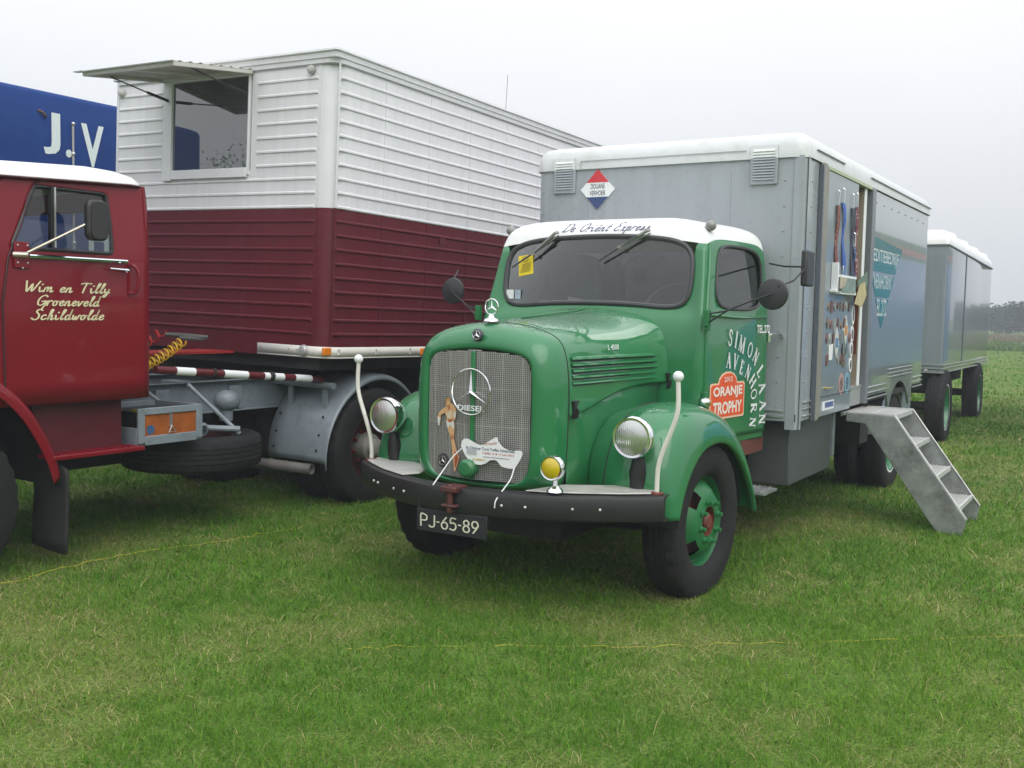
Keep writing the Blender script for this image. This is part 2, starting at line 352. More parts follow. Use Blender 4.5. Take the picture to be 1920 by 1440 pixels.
# roman capitals: (strokes thick, strokes thin, serif feet)
_tk, _tn = .20, .085
def _st(x0, y0, x1, y1, t): return ribbon([(x0, y0), (x1, y1)], t, smooth=False)
ROMAN = {
 'I': (.30, [((.15,0),(.15,1),_tk)], [(.15,0),(.15,1)]), 'L': (.55, [((.14,0),(.14,1),_tk),((.14,.03),(.52,.03),_tn),((.52,.0),(.54,.25),_tn)], [(.14,0),(.14,1)]),
 'A': (.72, [((.08,0),(.36,1),_tn),((.36,1),(.64,0),_tk),((.18,.36),(.54,.36),_tn)], [(.08,0),(.64,0)]), 'N': (.72, [((.12,0),(.12,1),_tn),((.12,1),(.6,0),_tk),((.6,0),(.6,1),_tn)], [(.12,0),(.12,1),(.6,1)]),
 'M': (.9, [((.1,0),(.14,1),_tn),((.14,1),(.45,0),_tk),((.45,0),(.76,1),_tn),((.76,1),(.8,0),_tk)], [(.1,0),(.8,0),(.14,1),(.76,1)]),
 'V': (.72, [((.08,1),(.36,0),_tk),((.36,0),(.64,1),_tn)], [(.08,1),(.64,1)]), 'E': (.6, [((.14,0),(.14,1),_tk),((.14,.03),(.52,.03),_tn),((.14,.97),(.5,.97),_tn),((.14,.52),(.4,.52),_tn),((.52,0),(.54,.22),_tn),((.5,1),(.5,.8),_tn)], [(.14,0),(.14,1)]),
 'H': (.78, [((.14,0),(.14,1),_tk),((.64,0),(.64,1),_tk),((.14,.5),(.64,.5),_tn)], [(.14,0),(.14,1),(.64,0),(.64,1)]),
 'R': (.66, [((.14,0),(.14,1),_tk),((.3,.48),(.62,0),_tk)], [(.14,0),(.14,1),(.62,0)]), 'S': (.55, [], []), 'O': (.78, [], [])}
def roman(mb, ch, fmap, h, wscale=1.):
    wd, st, se = ROMAN[ch]; geo = []
    for a, b, t in st: geo.append(_st(*a, *b, t))
    for x, y in se: geo.append(_st(x - .12, y, x + .12, y, .05))
    if ch == 'R': geo.append(ribbon([(.14,.97),(.36,.97),(.52,.86),(.52,.62),(.36,.5),(.14,.5)], .09))
    if ch == 'S': geo.append(ribbon([(.46,.8),(.4,.95),(.26,1),(.1,.9),(.1,.7),(.28,.55),(.44,.38),(.46,.15),(.3,0),(.14,.04),(.05,.2)], .11))
    if ch == 'O': geo.append(ribbon([(.39,1),(.15,.82),(.08,.5),(.15,.18),(.39,0),(.63,.18),(.7,.5),(.63,.82),(.39,1)], .11))
    for vs, fs in geo: mb.add([fmap((a - wd / 2) * h * wscale, (b - .5) * h) for a, b in vs], fs)
# ================================================================== SETTING
def ground_mat():
    m = bpy.data.materials.new('field_ground'); m.use_nodes = True; n = m.node_tree.nodes; l = m.node_tree.links; p = n['Principled BSDF']
    tcn = n.new('ShaderNodeTexCoord')
    a = n.new('ShaderNodeTexNoise'); a.inputs['Scale'].default_value = .55; a.inputs['Detail'].default_value = 9; a.inputs['Roughness'].default_value = .68
    b = n.new('ShaderNodeTexNoise'); b.inputs['Scale'].default_value = 60; b.inputs['Detail'].default_value = 6
    l.new(tcn.outputs['Object'], a.inputs['Vector']); l.new(tcn.outputs['Object'], b.inputs['Vector'])
    r = n.new('ShaderNodeValToRGB'); e = r.color_ramp.elements
    e[0].position = .3; e[0].color = (.062, .150, .012, 1); e[1].position = .75; e[1].color = (.17, .21, .05, 1)
    l.new(a.outputs['Fac'], r.inputs['Fac'])
    h = n.new('ShaderNodeHueSaturation'); l.new(r.outputs[0], h.inputs['Color'])
    mr = n.new('ShaderNodeMapRange'); mr.inputs[1].default_value = .3; mr.inputs[2].default_value = .7; mr.inputs[3].default_value = .4; mr.inputs[4].default_value = 1.4
    l.new(b.outputs['Fac'], mr.inputs[0]); l.new(mr.outputs[0], h.inputs['Value']); l.new(h.outputs[0], p.inputs['Base Color'])
    bp = n.new('ShaderNodeBump'); bp.inputs['Strength'].default_value = .6; bp.inputs['Distance'].default_value = .03; l.new(b.outputs['Fac'], bp.inputs['Height']); l.new(bp.outputs[0], p.inputs['Normal'])
    pset(p, 'Roughness', .9); pset(p, 'Specular IOR Level', .2)
    return m
GM = ground_mat()
g = MB(); S = 2500
g.add([(-S, -S, 0), (S, -S, 0), (S, S, 0), (-S, S, 0)], [(0, 1, 2, 3)])
tag(obj('field', g, GM, smooth=0), kind='structure')
# ripening crop strip behind the show field
def vnoise(x, y, seed):
    r = np.random.default_rng(seed); T = r.random((256, 256))
    xi = np.floor(x).astype(int); yi = np.floor(y).astype(int); fx = x - xi; fy = y - yi
    fx = fx * fx * (3 - 2 * fx); fy = fy * fy * (3 - 2 * fy)
    g_ = lambda i, j: T[(xi + i) % 256, (yi + j) % 256]
    return (g_(0, 0) * (1 - fx) + g_(1, 0) * fx) * (1 - fy) + (g_(0, 1) * (1 - fx) + g_(1, 1) * fx) * fy
def fbm(x, y, s): return (vnoise(x, y, s) + .5 * vnoise(2.1 * x, 2.1 * y, s + 1) + .25 * vnoise(4.3 * x, 4.3 * y, s + 2)) / 1.75
def blade_mat(name, rough=.55, trans=.25):
    m = bpy.data.materials.new(name); m.use_nodes = True; n = m.node_tree.nodes; l = m.node_tree.links; p = n['Principled BSDF']
    a = n.new('ShaderNodeVertexColor'); a.layer_name = 'tint'; l.new(a.outputs[0], p.inputs['Base Color'])
    pset(p, 'Roughness', rough); pset(p, 'Specular IOR Level', .25)
    t = n.new('ShaderNodeBsdfTranslucent'); l.new(a.outputs[0], t.inputs[0]); x = n.new('ShaderNodeMixShader'); x.inputs[0].default_value = trans
    l.new(p.outputs[0], x.inputs[1]); l.new(t.outputs[0], x.inputs[2]); l.new(x.outputs[0], n['Material Output'].inputs[0])
    return m
BLADE = blade_mat('grass_blade')
def blades(name, x, y, hgt, wid, col, lean, m, label=None):
    """one tapering two-segment blade per point, as one mesh"""
    n = len(x); a = RNG.random(n) * 2 * np.pi; la = RNG.random(n) * 2 * np.pi
    dx, dy = np.cos(a) * wid / 2, np.sin(a) * wid / 2; lx, ly = np.cos(la) * lean * hgt, np.sin(la) * lean * hgt
    zt = hgt * np.sqrt(np.clip(1 - np.minimum(lean, 1.) ** 2 * .8, .08, 1))
    V = np.zeros((n, 5, 3)); V[:, 0] = np.stack([x - dx, y - dy, np.full(n, -.004)], 1); V[:, 1] = np.stack([x + dx, y + dy, np.full(n, -.004)], 1)
    V[:, 2] = np.stack([x + dx * .8 + lx * .35, y + dy * .8 + ly * .35, zt * .62], 1); V[:, 3] = np.stack([x - dx * .8 + lx * .35, y - dy * .8 + ly * .35, zt * .62], 1)
    V[:, 4] = np.stack([x + lx, y + ly, zt], 1)
    me = bpy.data.meshes.new(name); me.vertices.add(n * 5); me.vertices.foreach_set('co', V.reshape(-1).astype(np.float32))
    base = (np.arange(n) * 5)[:, None]
    li = np.concatenate([base + np.array([[0, 1, 2, 3]]), base + np.array([[3, 2, 4]])], 1).reshape(-1)
    me.loops.add(n * 7); me.loops.foreach_set('vertex_index', li.astype(np.int32))
    me.polygons.add(n * 2); st = np.stack([np.arange(n) * 7, np.arange(n) * 7 + 4], 1).reshape(-1)
    me.polygons.foreach_set('loop_start', st.astype(np.int32))
    me.update(calc_edges=True)
    ca = me.color_attributes.new('tint', 'FLOAT_COLOR', 'POINT'); c4 = np.ones((n, 5, 4), np.float32); c4[:, :, :3] = col[:, None, :]
    ca.data.foreach_set('color', c4.reshape(-1)); me.materials.append(m); me.validate(); me.shade_smooth()
    o = link_mesh(name, me); return tag(o, label, None, None, 'stuff')
def grass_colour(x, y):
    n = len(x); dry = fbm(x * 1.15 + 40, y * 1.15 + 9, 3); fine = fbm(x * 4.2 + 7, y * 4.2, 21); lush = fbm(x * .6 + 3, y * .6 + 60, 55)
    d = np.clip((dry * .62 + fine * .38 - .475) * 5.0, 0, 1); straw = RNG.random(n) < (.05 + .36 * d)
    g1 = np.array([.060, .190, .008]); g2 = np.array([.175, .315, .026]); t = np.clip(RNG.random(n) * .75 + (.5 - lush) * .9, 0, 1)[:, None]
    c = g1 * (1 - t) + g2 * t; yl = np.array([.225, .265, .055]); c = c * (1 - .5 * d[:, None]) + yl * .5 * d[:, None]
    s = np.array([.47, .39, .19]) * (.45 + .7 * RNG.random(n))[:, None]; c[straw] = s[straw]
    return c * (.70 + .60 * RNG.random(n))[:, None], straw, d
def scatter(r0, r1, dens, a0=-37, a1=37):
    A = R_(a1 - a0) * (r1 * r1 - r0 * r0) / 2; n = int(A * dens)
    r = np.sqrt(RNG.random(n) * (r1 * r1 - r0 * r0) + r0 * r0); a = R_(a0) + RNG.random(n) * R_(a1 - a0)
    return r * np.sin(a), r * np.cos(a)
xs, ys, hs_, ws_, cs_, le_ = [], [], [], [], [], []
for r0, r1, dens, hh, ww in ((2.6, 4.2, 14500, .034, .0026), (4.2, 6, 9500, .036, .0034), (6, 9, 4300, .040, .0052), (9, 14, 1500, .046, .009), (14, 24, 330, .052, .018), (24, 42, 42, .055, .036), (42, 60, 16, .06, .06)):
    x, y = scatter(r0, r1, dens, *((-37, 37) if r1 < 15 else (2, 37)))
    # the sward grows in tufts: thin it out between them
    tuft = fbm(x * 9, y * 9, 77) if r1 < 15 else np.ones(len(x)); keep = RNG.random(len(x)) < np.clip(.5 + (tuft - .35) * 3.2, .4, 1); x, y = x[keep], y[keep]
    c, straw, d = grass_colour(x, y); n = len(x)
    h = hh * (.45 + .9 * RNG.random(n)) * (1.15 - .45 * d); le = .35 + .85 * RNG.random(n); le[straw] = .9 + .35 * RNG.random(straw.sum())
    tall = RNG.random(n) < .02; h[tall] *= 2.0
    wv = ww * (.7 + .6 * RNG.random(n)); wv[straw] *= .7; h[straw] *= 1.5
    weed = RNG.random(n) < .012; h[weed] = hh * .5; le[weed] = 1.1; wv[weed] = ww * 3.2; c[weed] = np.array([.05, .15, .02]) * (.7 + .5 * RNG.random(weed.sum()))[:, None]
    xs.append(x); ys.append(y); hs_.append(h); ws_.append(wv); cs_.append(c); le_.append(le)
blades('grass', np.concatenate(xs), np.concatenate(ys), np.concatenate(hs_), np.concatenate(ws_), np.concatenate(cs_), np.concatenate(le_), BLADE, 'short mown grass of the field with dry straw patches')
# crop strip 60-110 m out, pinkish seed heads over green
n = 90000; a = R_(-45) + RNG.random(n) * R_(90); r = 60 + 62 * RNG.random(n) ** 1.6; x, y = r * np.sin(a), r * np.cos(a); k = fbm(x * .08, y * .08, 91)
c = np.where((k > .5)[:, None], np.array([[.17, .13, .075]]), np.array([[.10, .17, .04]])) * (.7 + .6 * RNG.random(n))[:, None]; wf = RNG.random(n) < .03; c[wf] = np.array([.34, .34, .2])
blades('crop_strip', x, y, .24 * (.6 + .6 * RNG.random(n)), np.full(n, .13), c, .1 + .3 * RNG.random(n), BLADE, 'tall ripening strip of plants along the far edge of the field')
# far wood: many leaf clumps, uneven top
def leaf_mass(name, trees, per, size, col, label):
    P = []; Cc = []
    for (tx, ty, tw, th) in trees:
        m_ = per; u = RNG.normal(size=(m_, 3)); u /= np.linalg.norm(u, axis=1)[:, None]; rr = RNG.random(m_) ** .45
        z0 = th * .55; p = u * rr[:, None] * np.array([tw, tw, th * .5]) * (.8 + .4 * RNG.random((m_, 1))); p += (tx, ty, z0); p[:, 2] = np.maximum(p[:, 2], .2)
        P.append(p); Cc.append(np.tile(np.array(col) * (.65 + .7 * RNG.random()), (m_, 1)) * (.6 + .8 * RNG.random((m_, 1))))
    P = np.concatenate(P); Cc = np.concatenate(Cc); n = len(P)
    t1 = RNG.normal(size=(n, 3)); t1 /= np.linalg.norm(t1, axis=1)[:, None]; t2 = np.cross(t1, RNG.normal(size=(n, 3))); t2 /= np.linalg.norm(t2, axis=1)[:, None]
    s = size * (.6 + .8 * RNG.random((n, 1))); V = np.stack([P - t1 * s, P + t2 * s * .6, P + t1 * s, P - t2 * s * .6], 1)
    me = bpy.data.meshes.new(name); me.vertices.add(n * 4); me.vertices.foreach_set('co', V.reshape(-1).astype(np.float32)); me.loops.add(n * 4); me.loops.foreach_set('vertex_index', np.arange(n * 4, dtype=np.int32))
    me.polygons.add(n); me.polygons.foreach_set('loop_start', (np.arange(n) * 4).astype(np.int32)); me.update(calc_edges=True)
    ca = me.color_attributes.new('tint', 'FLOAT_COLOR', 'POINT'); c4 = np.ones((n, 4, 4), np.float32); c4[:, :, :3] = Cc[:, None, :]; ca.data.foreach_set('color', c4.reshape(-1))
    me.materials.append(LEAF); me.validate(); return me
LEAF = blade_mat('leaf', .6, .2)
tr = []
for i in range(300):
    a = R_(-42 + 84 * (i + RNG.random()) / 300); d = 126 + 16 * RNG.random(); hh = 2.95 + .45 * RNG.random() + .45 * math.sin(i * .21) * math.sin(i * .083)
    tr.append((d * math.sin(a), d * math.cos(a), 1.1 + .7 * RNG.random(), hh))
me = leaf_mass('treeline', tr, 1000, .17, (.024, .052, .024), None)
tag(link_mesh('treeline', me), 'far hazy line of trees along the horizon', None, None, 'stuff')
# haze
hz = MB().box(-190, 190, -60, 190, -1.0, 13.0)
ho = obj('haze', hz, [], smooth=0); tag(ho, 'pale damp air over the field', None, None, 'stuff')
hm = bpy.data.materials.new('haze'); hm.use_nodes = True; nn = hm.node_tree.nodes; nn.clear()
oo = nn.new('ShaderNodeOutputMaterial'); pv = nn.new('ShaderNodeVolumePrincipled'); pv.inputs['Color'].default_value = (.86, .92, 1, 1); pv.inputs['Density'].default_value = HAZE; hm.node_tree.links.new(pv.outputs[0], oo.inputs['Volume'])
ho.data.materials.append(hm)
# yellow cords lying in the grass
CORD = mat('yellow_cord', (.50, .45, .03), .6)
def cord(pts, label, zc=.012):
    rows = catmull([(p[0], p[1]) for p in pts], 14); P = [(q[0], q[1], zc + .03 * (fbm(np.array([i * .31 + pts[0][0] * 9]), np.array([3.3]), 5)[0] - .5)) for i, q in enumerate(rows)]
    tag(obj('yellow_cord', MB().tube(P, .0018, 5), CORD), label, 'cord', 'yellow marking cords in the grass')
cord([(-2.95, 5.6), (-2.8, 5.86), (-2.75, 5.98), (-2.56, 6.33), (-2.28, 6.66), (-1.85, 7.04), (-1.73, 7.21), (-1.5, 7.45)], 'thin yellow cord in the grass beside the maroon lorry')
cord([(-.75, 4.8), (-.56, 4.83), (-.23, 4.88), (.26, 4.91), (.59, 4.91), (.97, 4.97), (1.24, 5.01), (1.84, 5.09), (2.6, 5.21), (3.3, 5.33)], 'thin yellow cord in the grass in front of the green lorry', .003)
# ================================================================== WHEELS
def wheel(parent, x, y, z, r, wd, side, style, dual=False, steer=0):
    """side +1: outer face towards +x"""
    wl = part('wheel', parent, (x, y, z), (0, 0, steer)); s = side; h = wd / 2; rb = .262 * r / .46
    prof = [(rb, h * .62), (rb + .012, h * .80), (rb + .05, h * .96), (rb + (r - rb) * .5, h), (r - .045, h * .95), (r - .018, h * .86), (r - .004, h * .74)]
    for g in (.42, .14, -.14, -.42): prof += [(r, h * (g + .11)), (r, h * (g + .03)), (r - .011, h * (g + .02)), (r - .011, h * (g - .02)), (r, h * (g - .03)), (r, h * (g - .11))]
    prof += [(r - .004, -h * .74), (r - .018, -h * .86), (r - .045, -h * .95), (rb + (r - rb) * .5, -h), (rb, -h * .62)]
    _tn = len(prof)
    for off in ([0] if not dual else [0, -wd * 1.12 * s]):
        tb = MB().lathe([(a, b * s + off) for a, b in prof], n=120)
        for i_, (a, b) in enumerate(prof):
            if (a > r - .019 and abs(b) > .5 * h and abs(b) < .9 * h):
                for q in range(120):
                    if q % 4 in (0, 1) if b > 0 else q % 4 in (1, 2): v_ = tb.v[i_ * 120 + q]; f_ = (a - (.009 if a > r - .006 else .004)) / a; tb.v[i_ * 120 + q] = (v_[0], v_[1] * f_, v_[2] * f_)
        obj('tyre', tb, RUBBER, wl)
    rim = MB(); G0 = {'front': GREEN, 'rear': GREEN, 'red': RUSTRED, 'plain': DARK}[style]
    o_ = h * s
    if style == 'front':
        pr = [(rb + .012, o_ * .52), (rb + .014, o_ * .58), (rb + .002, o_ * .60), (rb - .006, o_ * .46), (rb - .012, o_ * .16), (rb - .022, o_ * .14), (.222, o_ * .40), (.198, o_ * .66), (.170, o_ * .84), (.148, o_ * .92), (.088, o_ * .94), (.086, o_ * .5)]
        rim.lathe(pr, n=60, skip=lambda i, k: i in (6, 7) and (k % 15) in (5, 6, 7, 8, 9))
        obj('rim', rim, GREEN_D, wl); obj('rim_flange', MB().lathe([(rb + .010, o_ * .56), (rb + .0165, o_ * .60), (rb + .015, o_ * .64), (rb + .010, o_ * .645)], n=60), ALU, wl)
        obj('brake_drum', MB().lathe([(.19, -o_ * .4), (.19, o_ * .2), (.0, o_ * .22)], n=40), REDDISH, wl)
        hub = MB().lathe([(.085, o_ * .91), (.083, o_ * .5), (.06, o_ * .48), (.05, o_ * .54), (.047, o_ * .88), (.036, o_ * .98), (.0, o_ * .98)], n=28); obj('hub', hub, RUSTRED, wl)
        nb, rn, zn = 8, .117, .935
    elif style == 'rear':
        pr = [(rb + .018, o_ * .7), (rb + .020, o_ * .78), (rb + .004, o_ * .8), (rb - .012, o_ * .5), (rb - .02, -o_ * .2), (.17, -o_ * .5), (.0, -o_ * .5)]
        rim.lathe(pr, n=48); obj('rim', rim, GREEN, wl); obj('rim_flange', MB().lathe([(rb + .012, o_ * .74), (rb + .030, o_ * .8), (rb + .028, o_ * .86), (rb + .008, o_ * .86)], n=48), LTXT, wl)
        obj('hub', MB().lathe([(.1, -o_ * .5), (.09, o_ * .3), (.06, o_ * .5), (0, o_ * .5)], n=24), GREEN_D, wl); nb, rn, zn = 8, .125, -.42
    else:
        pr = [(rb + .018, o_ * .7), (rb + .022, o_ * .8), (rb + .002, o_ * .82), (rb - .015, o_ * .4), (rb - .02, -o_ * .3), (.16, -o_ * .4), (0, -o_ * .4)]
        rim.lathe(pr, n=48); obj('rim', rim, mat('wheel_dark_red', (.045, .008, .009), .5) if style == 'red' else DARK, wl)
        obj('hub', MB().lathe([(.12, -o_ * .4), (.11, o_ * .5), (.075, o_ * .62), (.07, o_ * 1.05), (.05, o_ * 1.15), (0, o_ * 1.15)], n=24), mat('hub_dusty_grey', (.2, .19, .17), .6, var=.3), wl)
        if style == 'red': obj('rim_flange', MB().lathe([(rb + .018, o_ * .75), (rb + .023, o_ * .8), (rb + .019, o_ * .83)], n=56), mat('pinstripe', (.45, .3, .2), .5), wl)
        nb, rn, zn = 8, .125, -.3
    nut = None
    for k in range(nb):
        a = 2 * math.pi * (k + .3) / nb; p = (o_ * zn, rn * math.cos(a), rn * math.sin(a))
        if nut is None:
            nut = obj('lug_nut', MB().lathe([(.019, 0), (.019, .012 * s), (.013, .014 * s), (.013, .034 * s), (0, .036 * s)], n=10), G0, wl); nut.location = p
        else: dup(nut, wl, p)
    return wl
# ================================================================== GREEN LORRY
GM4 = vmat(.227, 6.246, 0, 31.5)
gt = thing('vintage_truck', 'vintage green bonneted lorry with white cab roof and grey box body', 'truck', GM4)
T3 = GREEN
# ---- chassis, axles
f = MB()
for sx in (-.42, .36): f.box(sx, sx + .07, -.6, 6.0, .62, .80)
f.box(-.4, .35, -.45, 1.5, .34, .66); f.box(-.42, .42, 5.9, 5.98, .64, .78); f.box(-.35, .35, .9, 1.3, .45, .68); f.box(-.3, .3, -.4, .8, .5, .75)  # first block is added low under the engine to deepen the shade there
obj('chassis_and_blocker', f, DARK, gt)
fa = MB().tube([(-.8, .2, .42), (-.5, .2, .36), (0, .2, .34), (.5, .2, .36), (.8, .2, .42)], .045, 10); fa.tube([(-.75, .42, .36), (.75, .42, .36)], .02, 8)
for sx in (-.42, .42): fa.box(sx - .035, sx + .035, -.55, .95, .47, .56)
obj('front_axle', fa, DARK, gt)
ra = MB().tube([(-.9, 4.9, .42), (.9, 4.9, .42)], .075, 12); ra.sphere((0, 4.9, .44), .2, 8); obj('rear_axle', ra, DARK, gt)
for s in (1, -1):
    wheel(gt, .86 * s, .2, .425, .46, .225, s, 'front', steer=R_(-3))
    wheel(gt, .93 * s, 4.9, .425, .46, .22, s, 'rear', dual=True)
    fl = MB().lathe([(.53, .62 * s), (.56, .64 * s), (.56, 1.0 * s), (.53, 1.02 * s)], (0, 4.9, .40), n=48, skip=lambda i, k: not (2 <= k <= 21)); obj('rear_mudguard', fl, GREYG, gt, sol=.006)
# ---- bonnet and grille shell
def shell_ring(y, hw, zt, zb, c=1.):
    H = [(0, zt), (.45, zt - .022 * c), (.77, zt - .060 * c), (.94 + .04 * (1 - c), zt - .125 * c), (1.0, zt - .29 * c), (1.0, (zt + zb) / 2 - .06), (.985, zb + .13), (.93, zb + .04), (.62, zb), (0, zb)]
    P = [(u * hw, y, z) for u, z in H]; return P + [(-p[0], p[1], p[2]) for p in P[-2:0:-1]]
sh = MB().grid([shell_ring(*q) for q in ((-.60, .462, 1.56, .62), (-.67, .457, 1.556, .625), (-.74, .436, 1.532, .64), (-.785, .396, 1.482, .662, .85), (-.797, .352, 1.428, .675, .5), (-.787, .330, 1.402, .687, .38), (-.70, .324, 1.398, .695, .38))], cu=True)
obj('grille_shell', sh, GREEN, gt, sub=2)
def hood_z(y): return float(np.interp(y, [-.6, -.45, -.3, -.1, .1, .3, .55], [1.06, 1.07, 1.115, 1.165, 1.19, 1.2, 1.2]))
rows = []
for y, hw, zt in ((-.598, .462, 1.56), (-.45, .468, 1.572), (-.2, .48, 1.588), (.05, .495, 1.602), (.25, .515, 1.616), (.38, .545, 1.632), (.47, .60, 1.652)):
    zb = hood_z(y); H = [(0, zt), (.45, zt - .022), (.75, zt - .066), (.93, zt - .14), (1.0, zt - .28), (1.01, zb + .05), (1.012, zb)]
    P = [(u * hw, y, z) for u, z in H]; rows.append([(-p[0], p[1], p[2]) for p in P[:0:-1]] + P)
obj('bonnet', MB().grid(rows), GREEN, gt, sub=2, sol=.012)
ip = MB()
for s in (1, -1):
    ip.grid([[(s * .452, -.595, z), (s * .468, -.2, z), (s * .49, .1, z), (s * .53, .42, z)] for z in (.55, .85, 1.1, 1.3)])
obj('inner_fender_panel', ip, GREEN, gt, sol=.004)
seam = [p for p in bspline(shell_ring(-.606, .4605, 1.558, .62), 4)]
sm = MB().tube(seam, .0045, 5, closed=True); obj('bonnet_gap', sm, BLACKM, gt)
obj('bonnet_hinge', MB().tube([(0, -.34, 1.5765), (0, 0, 1.6005), (0, .3, 1.6215), (0, .45, 1.6405)], .005, 6), GREEN_D, gt)
# ---- radiator grille: real bars, bent in a shallow vee
def gy(x): return -.775 - .055 * (1 - abs(x) / .33)
def gin(x, z):
    zt = 1.40 - .03 * (x / .33) ** 2
    ax = abs(x); c = .07
    if ax > .325: return False
    if z < .70 or z > zt: return False
    if ax > .325 - c and z > zt - c: return (ax - (.325 - c)) ** 2 + (z - (zt - c)) ** 2 < c * c
    if ax > .325 - c and z < .70 + c: return (ax - (.325 - c)) ** 2 + (z - (.70 + c)) ** 2 < c * c
    return True
GB = MB(); t = .0017
def clipspan(fn, a, b):
    ts = np.linspace(a, b, 120); ok = [q for q in ts if fn(q)]; return (ok[0], ok[-1]) if len(ok) > 2 else None
for i in range(-29, 30):
    x = i * .0112
    if abs(x) < .012: continue
    sp = clipspan(lambda q: gin(x, q), .68, 1.42)
    if sp: tt = t * (1.9 if i % 10 == 5 else 1); GB.box(x - tt, x + tt, gy(x) - .003, gy(x) + .003, sp[0], sp[1])
for j in range(64):
    z = .705 + j * .0112; sp = clipspan(lambda q: gin(q, z), -.33, .33)
    if sp:
        tt = t * (1.9 if j % 18 == 8 else 1)
        for a, b in ((sp[0], 0), (0, sp[1])):
            GB.add([(a, gy(a) - .002, z - tt), (b, gy(b) - .002, z - tt), (b, gy(b) + .003, z - tt), (a, gy(a) + .003, z - tt), (a, gy(a) - .002, z + tt), (b, gy(b) - .002, z + tt), (b, gy(b) + .003, z + tt), (a, gy(a) + .003, z + tt)],
                   [(0, 3, 2, 1), (4, 5, 6, 7), (0, 1, 5, 4), (1, 2, 6, 5), (2, 3, 7, 6), (3, 0, 4, 7)])
obj('grille_mesh', GB, mat('grille_bar_metal', (.44, .43, .42), .4, .5, var=.12, vscale=6), gt, smooth=0, kind='stuff')
obj('radiator_core', MB().box(-.33, .33, -.735, -.70, .68, 1.40), BLACKM, gt)
obj('grille_divider', MB().box(-.011, .011, -.843, -.825, .70, 1.395), GREEN, gt, bev=.003)
# emblems
def star(mb, o, R, t, ring, ax=-1, hub=.12):
    """three pointed star and ring in a plane facing -y"""
    ox, oy, oz = o
    mb.tube([(ox + R * math.cos(a), oy, oz + R * math.sin(a)) for a in np.linspace(0, 2 * math.pi, 41)[:-1]], ring, 8, closed=True)
    for k in range(3):
        a = math.pi / 2 + k * 2 * math.pi / 3; d = (math.cos(a), math.sin(a)); q = (-d[1], d[0]); w_ = R * hub
        L = R * .98; m_ = -R * .02
        b1 = (ox + d[0] * R * .06 + q[0] * w_, oy, oz + d[1] * R * .06 + q[1] * w_); b2 = (ox + d[0] * R * .06 - q[0] * w_, oy, oz + d[1] * R * .06 - q[1] * w_)
        tip = (ox + d[0] * L, oy, oz + d[1] * L); top = (ox + d[0] * m_, oy - t, oz + d[1] * m_); bot = (ox + d[0] * m_, oy + t, oz + d[1] * m_)
        mb.add([b1, b2, tip, top, bot], [(0, 2, 3), (1, 3, 2), (0, 4, 2), (1, 2, 4), (0, 3, 4), (1, 4, 3)])
    return mb
obj('star_emblem', star(MB(), (0, -.855, 1.178), .123, .018, .0046, hub=.085), CHROME, gt)
lt = MB(); fit_text(lt, 'DIESEL', lambda u, v: (-.085 + u, -.852, 1.075 + v), .17, .03, bold=.02); obj('diesel_lettering', lt, LTXT, gt, smooth=0)
e = MB().lathe([(0, -.006), (.030, -.006), (.034, 0), (.034, .012)], (0, -.803, 1.482), 'y', 24); em = obj('round_badge', e, mat('badge_dark', (.06, .06, .075), .4), gt); obj('badge_star', star(MB(), (0, -.812, 1.482), .024, .004, .0012, hub=.22), CHROME, em)
e2 = MB().lathe([(0, -.006), (.034, -.006), (.038, 0), (.038, .012)], (-.205, gy(.2) - .012, .785), 'y', 24); em = obj('round_badge', e2, mat('badge_black', (.03, .03, .03), .5), gt); obj('badge_star', star(MB(), (-.205, gy(.2) - .02, .785), .024, .004, .0012, hub=.2), ALU, em)
mo = MB().lathe([(.045, 0), (.04, .012), (.02, .02), (.014, .034), (.012, .036)], (0, -.665, 1.555), 'z', 24); ma = obj('mascot_base', mo, CHROME, gt); obj('mascot_star', star(MB(), (0, -.665, 1.634), .042, .008, .004, hub=.14), CHROME, ma)
obj('crank_cover', MB().lathe([(0, -.035), (.034, -.033), (.05, -.02), (.052, 0), (.042, .004), (.042, .05)], (.002, -.872, .768), 'y', 28), GREEN, gt)
# ---- bumper, plates, hook, number plate, rods
def by(x): return -.985 + .45 * abs(x) ** 2.0
bx = list(np.linspace(-1, 1, 33)); sec = [(0, .545), (-.012, .55), (-.02, .57), (-.02, .655), (-.012, .675), (0, .68), (.06, .683), (.06, .68), (.012, .668), (.006, .65), (.006, .57), (.06, .55), (.06, .543)]
rows = [[(x, by(x) + dy, z) for dy, z in sec] for x in bx]
bp = MB().grid(rows, cu=True); bp.f.append(tuple(range(len(sec)))); bp.m.append(0); bp.f.append(tuple(len(sec) * 32 + k for k in range(len(sec)))); bp.m.append(0)
obj('bumper', bp, mat('bumper_black', (.016, .016, .017), .42, var=.2, dirt=(.05, .05, .048), dscale=9, dthr=(.6, .85)), gt, smooth=40)
bolts = MB()
for x in (-.72, -.66, -.47, -.37, .28, .4, .62, .74): bolts.sphere((x, by(x) - .021, .612), .009, 5)
obj('bumper_bolts', bolts, ALU, gt, kind='stuff')
for pts in ([(-.955, -.50), (-.93, -.42), (-.86, -.375), (-.46, -.55), (-.385, -.78), (-.43, by(.43) + .02), (-.65, by(.65) + .02), (-.84, by(.84) + .02), (-.93, by(.93) + .02)],
            [(.375, by(.375) + .03), (.44, -.62), (.78, -.385), (.87, -.37), (.92, -.42), (.93, by(.93) + .03), (.8, by(.8) + .02), (.65, by(.65) + .02), (.5, by(.5) + .02)]):
    obj('tread_plate', MB().prism(pts, lambda u, v, w_: (u, v, .687 + w_), .006), PLATEM, gt, bev=.002)
hk = MB().box(-.055, .045, -1.05, -.93, .66, .69).box(-.05, .04, -1.045, -.97, .58, .595).tube([(-.005, -1.025, .55), (-.005, -1.025, .7)], .018, 12)
